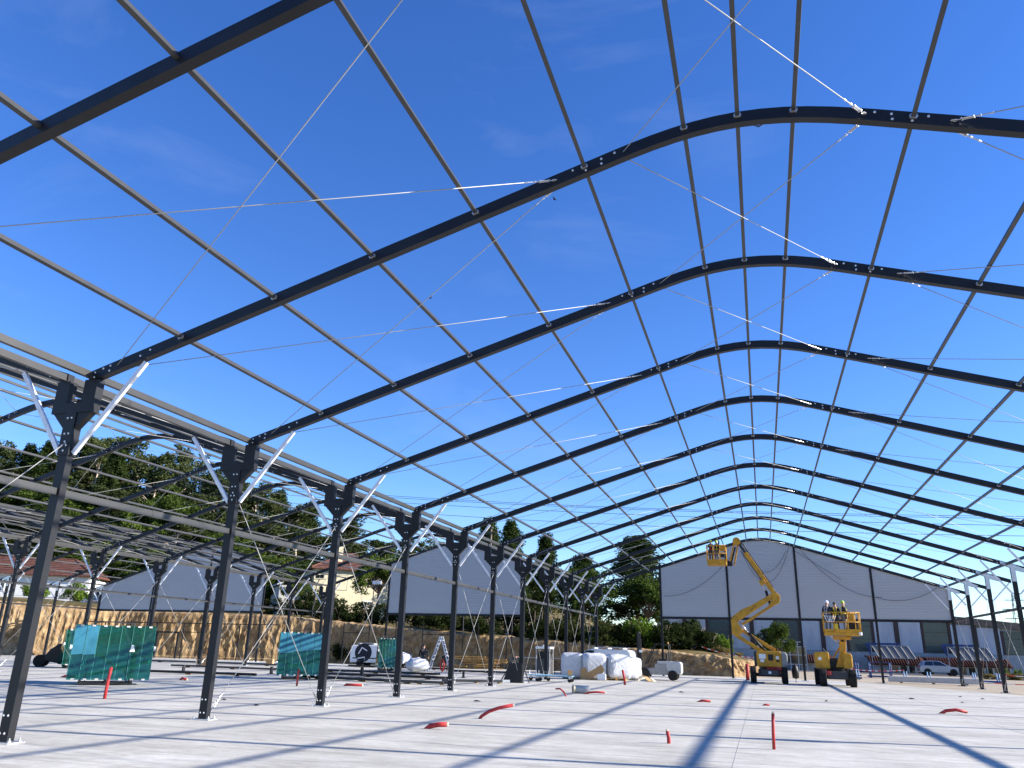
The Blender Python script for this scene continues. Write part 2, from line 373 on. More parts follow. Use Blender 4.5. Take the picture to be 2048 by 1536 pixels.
COLV = MB().bb(-.1, .1, -RW/2, RW/2, .02, 5.60).mesh('column', 'steel')
PURL = MB().bb(-.032, .032, .07, BAY-.07, -.04, .04).mesh('purlin', 'purlin')
E_ = MB(); E_.bb(-.03, .03, .07, BAY-.07, -.05, .07); E_.bb(-.045, .045, .07, BAY-.07, -.06, -.05); EAVE = E_.mesh('eave_purlin', 'eave')
GIRT = MB(); GIRT.bb(-.045, .045, .07, BAY-.07, -.06, .06); GIRT.bb(-.05, .05, 2.35, 2.65, -.065, .065); GIRTM = GIRT.mesh('girt', 'purlin')
PLATE = MB(); PLATE.bb(-.05, .05, -.012, .012, -.035, .035); PLATE.bb(-.06, -.045, -.02, .012, -.012, .012); PLATE.bb(.045, .06, -.02, .012, -.012, .012); PLATEM = PLATE.mesh('purlin_cleat', 'galv')
def hall(name, label, cx, hs, left, right, i0, i1, wallx, gable, tbk=True):
    """left/right: ('valley'|'outer'|None, x of the column line)"""
    T = thing(name, label, 'steel frame', (cx, 0, 0))
    ends = {}
    for sg, (kind, cxl) in ((-1, left), (1, right)):
        ends[sg] = hs+1.35 if kind == 'outer' else hs
    n = 14; aL = [-US+2*US*k/n for k in range(n+1)]
    ML = sweep([-ends[-1], -6, -US], hs).mesh('rafter', 'steel'); MA = sweep(aL, hs).mesh('arch_rafter', 'steel'); MR = sweep([US, 6, ends[1]], hs).mesh('rafter', 'steel')
    def bl(sg):
        b = [(sg*(US+.12), .05), (sg*(US+.12), .14), (sg*(US+.34), .15), (sg*(hs-.12), .05), (sg*(hs-.12), .14), (sg*(hs-.3), .15), (sg*(hs-.45), .05), (sg*(hs-.45), .15), (sg*(hs-1.1), .09), (sg*(hs-1.3), .13)]
        return boltset(b, hs).mesh('bolt_heads', 'bolt')
    BL, BR = bl(-1), bl(1); BA = boltset([(s*(US-.14), t) for s in (-1, 1) for t in (.05, .14)]+[(s*(US-.36), .15) for s in (-1, 1)], hs).mesh('bolt_heads', 'bolt')
    us = [0, .8365, 2.47]+[2.47+(hs-.06-2.47)*k/5 for k in range(1, 6)]
    PU = sorted(set([u for u in us]+[-u for u in us]))
    br = MB(); brm = {}
    for sg in (-1, 1):
        xc = (left if sg < 0 else right)[1]-cx
        m = MB(); m.beam((xc-sg*.16, 0, 4.84), (sg*(hs-1.2), 0, zb(hs-1.2, hs)-.05), .085, .06, (0, 1, 0)); brm[sg] = m.mesh('brace', 'alu')
        if (left if sg < 0 else right)[0] == 'outer':
            m = MB(); m.beam((xc+sg*.16, 0, 4.84), (sg*(hs+1.25), 0, zb(hs+1.25, hs)-.03), .07, .06, (0, 1, 0)); brm[2*sg] = m.mesh('brace', 'alu')
    EC = MB()
    for i in range(i0, i1+1):
        y = i*BAY
        o = put('rafter', ML, T, (0, y, 0)); stuff(put('bolt_heads', BL, o))
        o = put('arch_rafter', MA, T, (0, y, 0)); stuff(put('bolt_heads', BA, o))
        o = put('rafter', MR, T, (0, y, 0)); stuff(put('bolt_heads', BR, o))
        for sg in (-1, 1):
            kind, cxl = left if sg < 0 else right; xl = cxl-cx
            put('brace', brm[sg], T, (0, y, 0))
            if kind == 'outer':
                put('brace', brm[2*sg], T, (0, y, 0))
                m = put('column', COLO, T, (xl, y, 0)); put('base_plate', BPM, m); stuff(put('bolt_heads', CB_F, m)); put('knee_plate', KNEE, m, (0, 0, 0), rot=(0, 0, 0 if sg > 0 else math.pi))
            elif sg in wallx:       # this hall owns the valley column line
                m = put('column', COLV, T, (xl, y, 0)); put('base_plate', BPM, m); put('bracket', BRK, m); stuff(put('bolt_heads', CB_V, m))
        if i < i1:
            for u in PU:
                if abs(abs(u)-(hs-.06)) < .01: put('eave_purlin', EAVE, T, (u, y, zb(u, hs)+.10)); continue
                sl = 0 if u == 0 else (zb(abs(u)+.01, hs)-zb(abs(u)-.01, hs))/.02*(1 if u > 0 else -1)
                p = put('purlin', PURL, T, (u, y, zb(u, hs)+.145), rot=(0, -math.atan(sl), 0))
                if hs > 11.7 and i > -2:
                    put('purlin_cleat', PLATEM, p, (0, .075, -.02)); put('purlin_cleat', PLATEM, p, (0, BAY-.082, -.02), rot=(0, 0, math.pi))
            for sg in (-1, 1):
                kind, cxl = left if sg < 0 else right
                if kind == 'outer' or sg in wallx: put('girt', GIRTM, T, (cxl-cx, y, 4.13))
            # roof bracing cables
            def P(u, k, up_=.09): return (u, (i+k)*BAY+(.08 if k == 0 else -.08), zb(u, hs)+up_)
            for sg in (-1, 1):
                cable(T, P(sg*(hs-.62), 0), P(sg*(US+.62), 1), tb=tbk); cable(T, P(sg*(hs-.62), 1), P(sg*(US+.62), 0), tb=tbk)
            cable(T, P(-(US-.5), 0), P(US-.5, 1), tb=tbk); cable(T, P(-(US-.5), 1), P(US-.5, 0), tb=tbk)
            for sg in (-1, 1):
                kind, cxl = left if sg < 0 else right
                if (kind == 'outer' or sg in wallx) and i not in (0, 3):
                    x = cxl-cx+.0
                    cable(T, (x-.05, y+.08, 5.05), (x-.05, y+BAY-.12, .16), .009, tbk); cable(T, (x+.05, y+BAY-.08, 5.05), (x+.05, y+.12, .16), .009, tbk)
    # gable wall
    yg = i1*BAY
    xs, z0 = gable; zg = 4.08
    for a in xs:
        m = MB(); m.bb(a-.075, a+.075, yg-.05, yg+.05, 0.02, zb(a, hs)+.02); o = m.obj('gable_post', 'steel', T); put('base_plate', BPM, o, (a, yg, 0))
    for a, b in zip(xs, xs[1:]):
        MB().bb(a+.075, b-.075, yg-.045, yg+.045, zg-.1, zg+.07).obj('gable_girt', 'steel', T)
        k = 16; bot = [(a+.05, zg+.06), (b-.05, zg+.06)]; top = [(b-.05+(a-b+.10)*j/k, 0) for j in range(k+1)]
        poly = bot+[(x, zb(x, hs)+.03) for x, _ in top]
        m = MB(); m.prism(poly, yg-.005, yg+.035); m.obj('gable_panel', 'gablesheet', T)
    return T
COLO = MB().bb(-.1, .1, -RW/2, RW/2, .02, 6.16).mesh('column', 'steel')
K_ = MB(); K_.prism([(-.105, 5.45), (.105, 5.45), (.105, 6.02), (.62, 5.86), (.62, 6.02), (.10, 6.27), (-.52, 6.46), (-.52, 6.32), (-.105, 6.13)], -RW/2-.012, -RW/2-.002); K_.prism([(-.105, 5.45), (.105, 5.45), (.105, 6.02), (.62, 5.86), (.62, 6.02), (.10, 6.27), (-.52, 6.46), (-.52, 6.32), (-.105, 6.13)], RW/2+.002, RW/2+.012)
KNEE = K_.mesh('knee_plate', 'galv')
XAB, XBC, XR, XLO = -.06, -23.53, 24.22, -47.05
CA, CBx, CC = 12.1, -11.8, -35.3
HA = hall('steel_hall', 'dark steel arched hall frame spanning overhead above the two yellow boom lifts', CA, 11.93, ('valley', XAB), ('outer', XR), -2, 10, (-1,), ([4.84-CA, 9.72-CA, 14.52-CA, 19.46-CA, 24.2-CA], 0))
HB = hall('steel_hall', 'dark steel arched hall frame in the middle, over the glass racks and the white van', CBx, 11.47, ('valley', XBC), ('valley', XAB), -2, 10, (-1,), ([-17.5-CBx, -11.75-CBx, -6.02-CBx], 0))
HC = hall('steel_hall', 'dark steel arched hall frame farthest left, ending in a gable before the earth bank', CC, 11.5, ('outer', XLO), ('valley', XBC), -1, 10, (), ([-47.0-CC, -41.2-CC, -35.3-CC, -29.45-CC], 0), False)
# loose cables hanging in front of the far gable
def sag(p, q, dz, n=14):
    p, q = Vector(p), Vector(q); return [p.lerp(q, k/n)-Vector((0, 0, dz*4*(k/n)*(1-k/n))) for k in range(n+1)]
for p, q, dz in (((10.9-CA, 49.85, 8.7), (14.2-CA, 49.85, 9.1), 2.3), ((11.4-CA, 49.8, 8.2), (14.0-CA, 49.8, 8.9), 1.2), ((5.1-CA, 49.82, 5.6), (10.2-CA, 49.85, 8.6), .8), ((14.9-CA, 49.85, 9.0), (20.0-CA, 49.85, 5.6), .9), ((19.6-CA, 49.85, 5.6), (23.6-CA, 49.85, 6.3), .5), ((14.6-CA, 49.85, 8.8), (17.5-CA, 49.8, 6.8), .0)):
    MB().tube(sag(p, q, dz), .014, 5).obj('loose_cable', 'darkgrey', HA, True)

# ------------------------------------------------------------------ people
def person(name, label, loc, rz, J, cloth, legs, helmet=None, hair=True, vest=None, group=None, scale=1.):
    """J overrides joints of a standing figure (metres, facing -Y)."""
    j = dict(pel=(0, 0, .93), wai=(0, 0, 1.08), che=(0, .0, 1.30), nec=(0, .0, 1.47), hb=(0, -.01, 1.57), ht=(0, -.02, 1.70),
             sl=(-.18, 0, 1.41), sr=(.18, 0, 1.41), el=(-.25, .02, 1.14), er=(.25, .02, 1.14), wl=(-.26, -.08, .90), wr=(.26, -.08, .90),
             hl=(-.10, 0, .90), hr=(.10, 0, .90), kl=(-.11, -.02, .50), kr=(.11, -.02, .50), al=(-.11, .02, .09), ar=(.11, .02, .09), tl=(-.12, -.17, .035), tr=(.12, -.17, .035))
    j.update(J)
    T = thing(name, label, 'person', loc, rz, group); T.scale = (scale,)*3
    def skinmesh(nm, names, edges, rad, m, root):
        me = bpy.data.meshes.new(nm); idx = {n_: k for k, n_ in enumerate(names)}
        me.from_pydata([Vector(p) for p in names.values()], [(idx[a], idx[b]) for a, b in edges], []); me.materials.append(MT[m])
        o = put(nm, me, T); md = o.modifiers.new('skin', 'SKIN'); md.use_smooth_shade = True
        ly = me.skin_vertices[0].data if me.skin_vertices else None
        if ly is None:
            me.attributes  # skin layer is created with the modifier in the UI; make it through bmesh here
            import bmesh
            b = bmesh.new(); b.from_mesh(me); b.verts.layers.skin.verify(); b.to_mesh(me); b.free(); ly = me.skin_vertices[0].data
        for n_, k in idx.items():
            r = rad[n_]; ly[k].radius = r if isinstance(r, tuple) else (r, r); ly[k].use_root = (n_ == root)
        sb = o.modifiers.new('sub', 'SUBSURF'); sb.levels = 1; sb.render_levels = 1
        return o
    nm = {k: j[k] for k in j}; ed = [('pel', 'wai'), ('wai', 'che'), ('che', 'nec'), ('nec', 'hb'), ('hb', 'ht'), ('che', 'sl'), ('che', 'sr'), ('sl', 'el'), ('sr', 'er'), ('el', 'wl'), ('er', 'wr'), ('pel', 'hl'), ('pel', 'hr'), ('hl', 'kl'), ('hr', 'kr'), ('kl', 'al'), ('kr', 'ar'), ('al', 'tl'), ('ar', 'tr')]
    R = dict(pel=(.15, .11), wai=(.13, .10), che=(.15, .11), nec=.055, hb=(.075, .09), ht=(.07, .085), sl=.06, sr=.06, el=.042, er=.042, wl=.03, wr=.03, hl=.085, hr=.085, kl=.058, kr=.058, al=.042, ar=.042, tl=.035, tr=.035)
    for s, e, w in (('l', 'el', 'wl'), ('r', 'er', 'wr')):
        d = (Vector(j[w])-Vector(j[e])).normalized(); a = d.orthogonal().normalized(); P = Vector(j[w])+d*.09
        nm['palm'+s] = tuple(P); R['palm'+s] = (.040, .020); ed.append((w, 'palm'+s))
        for q in range(4):
            f1 = P+d*(.045-.006*abs(q-1))+a*(.018*(q-1.5)); f2 = f1+d*.035+Vector((0, -.012, -.006))
            nm[f'f{s}{q}a'] = tuple(f1); nm[f'f{s}{q}b'] = tuple(f2); R[f'f{s}{q}a'] = .0085; R[f'f{s}{q}b'] = .007; ed += [('palm'+s, f'f{s}{q}a'), (f'f{s}{q}a', f'f{s}{q}b')]
        t1 = Vector(j[w])+d*.05+a*.045; t2 = t1+d*.04+a*.012
        nm['t'+s+'a'] = tuple(t1); nm['t'+s+'b'] = tuple(t2); R['t'+s+'a'] = .011; R['t'+s+'b'] = .009; ed += [('palm'+s, 't'+s+'a'), ('t'+s+'a', 't'+s+'b')]
    # face: nose and ears grow from the head
    hb, ht = Vector(j['hb']), Vector(j['ht']); hd = (ht-hb).normalized(); fr = Vector(J.get('face', (0, -1, 0))); sd_ = hd.cross(fr)
    c = hb.lerp(ht, .35)
    for k_, off, r_ in (('nose', fr*.115, .016), ('earl', sd_*.092, .018), ('earr', -sd_*.092, .018)): nm[k_] = tuple(c+off); R[k_] = r_; ed.append(('hb', k_))
    nm.pop('face', None)
    skinmesh('body', nm, ed, R, 'skin', 'pel')
    tj = ['pel', 'wai', 'che', 'sl', 'sr', 'el', 'er', 'wl', 'wr']; tn = {k: nm[k] for k in tj}
    skinmesh('jacket', tn, [e for e in ed if e[0] in tn and e[1] in tn], {k: (tuple(x+.022 for x in R[k]) if isinstance(R[k], tuple) else R[k]+.018) for k in tj}, cloth, 'pel')
    lj = ['pel', 'hl', 'hr', 'kl', 'kr', 'al', 'ar']; ln = {k: nm[k] for k in lj}
    skinmesh('trousers', ln, [e for e in ed if e[0] in ln and e[1] in ln], {k: (tuple(x+.018 for x in R[k]) if isinstance(R[k], tuple) else R[k]+.02) for k in lj}, legs, 'pel')
    for a_, t_ in (('al', 'tl'), ('ar', 'tr')):
        skinmesh('boot', {a_: nm[a_], t_: nm[t_]}, [(a_, t_)], {a_: .058, t_: .052}, 'black', a_)
    q = hd.to_track_quat('Z', 'Y').to_matrix()
    if helmet:
        m = MB(); m.lathe([(.135, 0), (.115, .012), (.112, .05), (.095, .10), (.06, .135), (.01, .148)], 14); m.box((0, -.12, .006), (.16, .08, .012))
        o = m.obj('helmet', helmet, T, True); o.matrix_basis = Matrix.Translation(hb.lerp(ht, .62)) @ q.to_4x4()
    elif hair:
        m = MB(); m.lathe([(.088, 0), (.098, .04), (.088, .09), (.05, .125), (.005, .13)], 12); o = m.obj('hair', 'black', T, True); o.matrix_basis = Matrix.Translation(hb.lerp(ht, .45)+Vector((0, .012, 0))) @ q.to_4x4()
    # eyes and mouth
    fm = MB()
    for s in (-1, 1): fm.box(c+fr*.088+sd_*.032*s+hd*.022, (.022, .012, .01))
    fm.box(c+fr*.088-hd*.048, (.045, .012, .008)); stuff(fm.obj('face_features', 'black', T))
    if vest:
        ch, pe, sl, sr = (Vector(nm[k]) for k in ('che', 'pel', 'sl', 'sr')); m = MB()
        for s_ in (sl, sr):
            m.tube([pe+(s_-ch)*.6+fr*.17, ch+(s_-ch)*.55+fr*.165, s_.lerp(ch, .45)+Vector((0, 0, .105)), ch+(s_-ch)*.5-fr*.165, pe-(s_-ch)*.1-fr*.165], .026, 5)
        m.tube([pe+Vector((.2*math.cos(t), .165*math.sin(t), .1)) for t in [k*math.pi/6 for k in range(13)]], .026, 5)
        m.obj('harness', vest, T, True)
    return T

# ------------------------------------------------------------------ wheels
def wheel(parent, loc, r, w, rim='grey', lug=True, axis='x', rz=0):
    T_ = MB(); n = 24; pr = [(r*.58, -w/2), (r*.93, -w/2), (r, -w*.36), (r, w*.36), (r*.93, w/2), (r*.58, w/2)]
    T_.lathe(pr, n, (0, 0, 0), axis)
    if lug:
        for k in range(18):
            a = 2*math.pi*k/18
            for s in (-1, 1):
                R_ = Matrix.Rotation(a+s*.09, 3, 'X') @ Matrix.Rotation(s*.5, 3, 'Z') if axis == 'x' else Matrix.Rotation(a+s*.09, 3, 'Y') @ Matrix.Rotation(s*.5, 3, 'Z')
                c = R_ @ Vector((w*.23*s, 0, r*1.0) if axis == 'x' else (0, w*.23*s, r*1.0)); T_.box(c, (w*.5, .05, .06) if axis == 'x' else (.05, w*.5, .06), R_)
    o = put('wheel', None, parent, loc, rz); t = T_.obj('tyre', 'rubber', o, False); 
    m = MB(); m.lathe([(.02, -w*.42), (r*.25, -w*.42), (r*.32, -w*.3), (r*.56, -w*.34), (r*.60, -w*.45), (r*.60, w*.45), (r*.56, w*.34), (r*.32, w*.3), (r*.25, w*.42), (.02, w*.42)], 16, (0, 0, 0), axis); m.obj('rim', rim, o)
    return o

# ------------------------------------------------------------------ boom lift with raised arm (in front of the far gable)
L1 = thing('boom_lift', 'yellow articulated boom lift with its arm folded high and basket at the roof', 'boom lift', (12.12, 43.75, 0))
def P1(x, z, y=-.35): return (x-12.12, y, z)
for sx in (-.93, .93):
    for sy in (-1.15, 1.15): wheel(L1, (sx, sy, .46), .46, .34, 'yellow')
m = MB(); m.bb(-.62, .62, -1.55, 1.55, .42, .78); m.bb(-.85, .85, -1.25, -1.05, .38, .55); m.bb(-.85, .85, 1.05, 1.25, .38, .55); m.obj('chassis', 'black', L1, bevel=.03)
MB().bb(-.45, .55, -1.62, -1.56, .48, .76).obj('chassis_panel', 'darkgrey', L1); MB().bb(-.02, .14, -1.64, -1.625, .56, .70).obj('sticker', 'whitepaint', L1)
m = MB(); m.bb(-.1, .8, -.9, -.6, .78, .93); m.bb(.5, .82, -1.1, -.4, .6, .9); m.obj('red_cover', 'red', L1, bevel=.03)
MB().lathe([(.55, .78), (.55, .94), (.45, .95)], 20).obj('turntable', 'darkgrey', L1)
tur = MB(); tur.prism([(-.60, .95), (.78, .95), (.82, 1.05), (.82, 1.78), (.72, 1.88), (-.60, 1.86), (-.66, 1.78), (-.66, 1.0)], -.95, .95); turret = tur.obj('turret_cover', 'yellow', L1, bevel=.05)
for x0, x1, z0, z1, mm in ((-.52, -.12, 1.42, 1.70, 'whitepaint'), (-.45, -.22, 1.22, 1.38, 'whitepaint'), (.02, .32, 1.32, 1.68, 'black'), (.48, .66, 1.42, 1.58, 'whitepaint'), (.48, .68, 1.25, 1.36, 'black')):
    MB().bb(x0, x1, -.965, -.955, z0, z1).obj('decal' if mm != 'black' else 'vent', mm, turret)
cw = MB(); cw.prism([(.80, 1.0), (1.10, 1.02), (1.17, 1.2), (1.17, 1.65), (1.06, 1.84), (.80, 1.86)], -.92, .92); cw.obj('counterweight', 'grey', L1, bevel=.06)
MB().bb(-.82, -.66, -.8, -.5, .95, 1.84).obj('side_panel', 'darkgrey', L1)
# lower scissor arm
A = [(11.72, 1.92), (10.25, 2.95)]
MB().beam(P1(11.85, 1.80), P1(10.30, 2.80), .24, .22, (0, 1, 0)).obj('lower_arm', 'yellow', L1, bevel=.015)
MB().beam(P1(12.62, 1.92, -.15), P1(10.62, 3.12, -.15), .20, .15, (0, 1, 0)).obj('parallel_link', 'yellow', L1, bevel=.015)
m = MB(); m.prism([(10.05-12.12, 2.85), (10.35-12.12, 2.66), (10.72-12.12, 2.98), (10.62-12.12, 3.30), (10.42-12.12, 3.62), (10.42-12.12, 3.95), (10.12-12.12, 3.92), (10.04-12.12, 3.75)], -.52, -.12); m.obj('elbow_plate', 'yellow', L1, bevel=.02)
m = MB(); m.tube([P1(10.55, 3.62, -.32), P1(11.05, 2.95, -.32)], .045, 10); m.obj('cylinder_rod', 'galv', L1, True); MB().tube([P1(11.05, 2.95, -.32), P1(12.05, 1.85, -.32)], .075, 10).obj('cylinder', 'black', L1, True)
m = MB(); m.prism([(10.10-12.12, 3.62), (10.45-12.12, 3.62), (11.35-12.12, 4.20), (12.85-12.12, 5.15), (12.75-12.12, 5.42), (11.30-12.12, 4.62), (10.75-12.12, 4.38), (10.12-12.12, 3.92)], -.46, -.18); m.obj('upper_arm', 'yellow', L1, bevel=.015)
MB().beam(P1(10.65, 3.42, -.15), P1(13.05, 4.92, -.15), .16, .13, (0, 1, 0)).obj('upper_link', 'yellow', L1, bevel=.012)
m = MB(); m.prism([(12.40-12.12, 4.62), (12.72-12.12, 4.60), (13.12-12.12, 4.85), (13.16-12.12, 5.25), (12.86-12.12, 5.52), (12.62-12.12, 5.50), (12.72-12.12, 5.15)], -.55, -.08); elb = m.obj('knuckle', 'yellow', L1, bevel=.02)
MB().tube([P1(12.32, 5.55, -.3), P1(12.52, 4.72, -.3)], .085, 10).obj('cylinder', 'black', L1, True)
MB().tube([P1(11.98, 6.35, -.3), P1(12.34, 5.5, -.3)], .03, 8).obj('cylinder_rod', 'galv', L1, True)
d0, d1 = Vector((12.86, 0, 5.32)), Vector((11.20, 0, 7.98)); dd = (d1-d0).normalized()
mb = MB().beam(P1(d0.x, d0.z), P1(d1.x, d1.z), .26, .30, (0, 1, 0)).obj('main_boom', 'yellow', L1, bevel=.015)
MB().beam(P1(12.05, 6.22, -.35), P1(12.22, 5.95, -.35), .34, .52, (0, 1, 0)).obj('boom_bracket', 'yellow', mb, bevel=.02)
nrm = Vector((-dd.z, 0, dd.x))
for k_, off in ((0, -.17), (1, .17)):
    MB().beam(Vector(P1(d0.x, d0.z, -.35))+Vector((nrm.x*off, 0, nrm.z*off))+dd*(.9 if k_ else .4), Vector(P1(d1.x, d1.z, -.35))+Vector((nrm.x*off, 0, nrm.z*off))+dd*.25, .05, .05, (0, 1, 0)).obj('hose_tray', 'black', mb)
def text(body, size, parent, loc, rot, m, name='lettering', ext=.002):
    c = bpy.data.curves.new(name, 'FONT'); c.body = body; c.size = size; c.extrude = ext; c.align_x = 'CENTER'; c.align_y = 'CENTER'; c.materials.append(MT[m])
    o = bpy.data.objects.new(name, c); dg = None
    COL.objects.link(o); bpy.context.view_layer.update(); me = bpy.data.meshes.new_from_object(o); me.name = name
    bpy.data.objects.remove(o); me.materials.clear(); me.materials.append(MT[m]); return put(name, me, parent, loc, rot=rot)
ang = math.atan2(dd.z, dd.x)
c = Vector(P1(11.62, 7.3, -.492)); text('MAGNI', .22, mb, c, (math.pi/2, -(ang+math.pi), 0), 'black')
MB().beam(Vector(P1(11.9, 6.88, -.489))-dd*.1, Vector(P1(11.9, 6.88, -.489))+dd*.12, .006, .14, (0, 0, 1)).obj('decal', 'whitepaint', mb)
text('PULSE', .17, L1, P1(11.45, 4.46, -.465), (math.pi/2, -.62, 0), 'black')
e0, e1 = Vector((11.22, 0, 7.95)), Vector((10.82, 0, 8.62)); MB().beam(P1(e0.x, e0.z), P1(e1.x, e1.z), .18, .2, (0, 1, 0)).obj('inner_boom', 'darkgrey', L1)
MB().tube([P1(11.38, 8.02, -.5), P1(11.15, 8.45, -.5), P1(10.85, 8.72, -.45)], .04, 8).obj('hose', 'black', L1, True)
m = MB(); m.lathe([(.03, -.22), (.25, -.22), (.25, .22), (.03, .22)], 20, P1(10.70, 8.72, -.35), 'y'); m.obj('jib_head', 'yellow', L1, True, bevel=.02)
MB().beam(P1(10.55, 8.62, -.45), P1(10.22, 7.42, -.45), .10, .13, (0, 1, 0)).obj('jib_arm', 'yellow', L1, bevel=.01)
MB().beam(P1(10.78, 8.55, -.25), P1(10.46, 7.18, -.25), .10, .13, (0, 1, 0)).obj('jib_arm', 'yellow', L1, bevel=.01)
MB().tube([P1(10.6, 8.35, -.35), P1(10.32, 7.45, -.35)], .05, 8).obj('cylinder', 'black', L1, True)
m = MB(); m.lathe([(.02, 7.12), (.16, 7.12), (.16, 7.45), (.02, 7.45)], 14, (10.20-12.12, -.35, 0)); m.obj('rotator', 'black', L1)
def basket(parent, x0, x1, y0, y1, zf, zt, midx, name='basket', panel=None):
    B = MB(); B.bb(x0, x1, y0, y1, zf-.22, zf); o = B.obj(name, 'yellow', parent, bevel=.04)
    zm = zf+(zt-zf)*.5
    def rail(p, q): MB().tube([p, q], .024, 8).obj('rail', 'yellow', o, True)
    for z in (zt, zm):
        for p, q in (((x0, y0), (x1, y0)), ((x1, y0), (x1, y1)), ((x1, y1), (x0, y1)), ((x0, y1), (x0, y0))): rail((*p, z), (*q, z))
    for x in midx:
        for y in (y0, y1): rail((x, y, zf), (x, y, zt))
    for y in (y0, y1):
        pass
    rail((x0, (y0+y1)/2, zf), (x0, (y0+y1)/2, zt)); rail((x1, (y0+y1)/2, zf), (x1, (y0+y1)/2, zt))
    for a, b in (((x0, y0), (x1, y0)), ((x0, y1), (x1, y1))): MB().bb(a[0]+.03, b[0]-.03, a[1]-.004, a[1]+.004, zf, zf+.14).obj('kick_plate', 'yellow', o)
    return o
bk = basket(L1, 8.80-12.12, 10.02-12.12, -1.35, -.45, 7.32, 8.36, [8.80-12.12, 9.2-12.12, 9.62-12.12, 10.02-12.12])
MB().bb(9.62-12.12, 9.98-12.12, -1.1, -.75, 8.05, 8.42).obj('control_box', 'yellow', bk, bevel=.03); MB().bb(9.60-12.12, 9.9-12.12, -1.2, -1.12, 7.6, 7.9).obj('cable_box', 'black', bk)
arm_up = dict(el=(-.30, -.05, 1.62), wl=(-.20, -.1, 1.86), er=(.30, -.05, 1.62), wr=(.18, -.1, 1.88))
hv = 12.12
person('person', 'worker in lime green helmet at the outer side of the raised boom basket', (9.05, 42.85, 7.32), .4, dict(el=(-.27, -.1, 1.2), wl=(-.12, -.28, 1.22), er=(.26, -.12, 1.2), wr=(.12, -.28, 1.25)), 'navy', 'trousers', 'hivis', vest='red', scale=.80)
person('person', 'worker in lime green helmet reaching up beside the jib in the raised basket', (9.42, 42.95, 7.32), -.5, dict(er=(.30, -.08, 1.6), wr=(.2, -.1, 1.84), el=(-.27, -.1, 1.2), wl=(-.12, -.28, 1.22)), 'navy', 'workgrey', 'hivis', vest='hivisyellow', scale=.80)

# ------------------------------------------------------------------ second boom lift, lowered
L2 = thing('boom_lift', 'yellow boom lift lowered, its platform carrying three workers facing the far gable', 'boom lift', (15.95, 42.2, 0), -.03)
q2 = 15.95
for sx, sy in ((-.78, -1.35), (.82, -1.35), (-1.0, 1.35), (.74, 1.35)): wheel(L2, (sx, sy, .47), .47, .36, 'yellow', rz=.0)
m = MB(); m.bb(-.55, .6, -1.5, 1.7, .40, .82); m.bb(-.75, .78, -1.45, -1.25, .42, .58); m.bb(-.9, .75, 1.25, 1.45, .42, .58); m.obj('chassis', 'darkgrey', L2, bevel=.04)
MB().bb(-.62, -.35, -1.62, -1.5, .62, .85).obj('red_box', 'red', L2, bevel=.02)
MB().lathe([(.5, .82), (.5, .98), (.42, 1.0)], 20).obj('turntable', 'black', L2)
m = MB(); m.prism([(-1.12, 1.05), (-1.02, .98), (-.36, .96), (-.32, 1.05), (-.34, 1.86), (-.42, 1.92), (-1.08, 1.90), (-1.13, 1.82)], -.9, 1.0); cl = m.obj('turret_cover', 'yellow', L2, bevel=.06)
MB().lathe([(.02, -.01), (.10, -.01), (.10, .004), (.02, .004)], 12, (-.86, -.905, 1.52), 'y').obj('decal', 'whitepaint', cl)
m = MB(); m.prism([(.40, 1.0), (.86, 1.0), (.93, 1.1), (.93, 1.75), (.84, 1.86), (.46, 1.90), (.40, 1.8)], -.9, 1.0); m.obj('turret_cover', 'yellow', L2, bevel=.06)
MB().bb(-.34, .40, -.4, .9, .98, 1.55).obj('turret_core', 'black', L2)
m = MB(); m.prism([(-.02, 1.05), (.42, 1.05), (.62, 1.7), (.70, 2.45), (.72, 2.72), (.36, 2.72), (.32, 2.3), (.26, 1.75)], -.62, -.32); mast = m.obj('mast', 'yellow', L2, bevel=.03)
MB().bb(.42, .60, -.64, -.615, 2.5, 2.64).obj('vent', 'black', mast); MB().bb(.42, .62, -.64, -.615, 1.72, 1.80).obj('vent', 'black', mast)
MB().beam((-.16, -.2, 1.45), (.34, -.2, 2.2), .10, .09, (0, 1, 0)).obj('tie_arm', 'yellow', L2); MB().tube([(-.25, -.25, 2.98), (.36, -.35, 2.35)], .04, 8).obj('cylinder_rod', 'galv', L2, True)
MB().tube([(-.62, -.5, 2.12), (-.48, -.5, 1.92)], .018, 6).obj('lever', 'galv', L2, True)
m = MB(); m.bb(.02, .98, -1.1, .0, 2.62, 2.80); m.obj('platform_mount', 'yellow', L2, bevel=.02)
b2 = basket(L2, 15.47-q2, 17.47-q2, -1.55, -.45, 3.05, 4.14, [15.47-q2, 16.05-q2, 16.8-q2, 17.2-q2, 17.47-q2])
MB().lathe([(.02, -.08), (.1, -.08), (.1, .08), (.02, .08)], 10, (17.42-q2, -1.5, 2.95)).obj('corner_bumper', 'whitepaint', b2)
MB().bb(16.85-q2, 17.18-q2, -1.45, -1.2, 3.65, 4.1).obj('control_box', 'yellow', b2, bevel=.03); MB().bb(16.9-q2, 17.35-q2, -.95, -.6, 3.15, 3.7).obj('tool_bin', 'black', b2)
m = MB()
for x in (15.55, 15.68, 15.8): m.tube(sag((x-q2, -1.58, 3.95), (x+.35-q2, -1.58, 3.95), .35), .018, 6)
m.obj('lanyard', 'whitepaint', b2, True); MB().bb(16.0-q2, 16.25-q2, -1.5, -1.3, 3.05, 3.5).obj('yellow_case', 'hivisyellow', b2, bevel=.04)
person('person', 'worker in white helmet and dark jacket, left on the lowered lift platform', (15.70, 41.1, 3.05), 2.7, dict(el=(-.3, .0, 1.15), wl=(-.24, -.2, 1.08), hb=(0, -.03, 1.57), ht=(0, -.06, 1.70)), 'navy', 'workgrey', 'helmetwhite', vest='lightgrey')
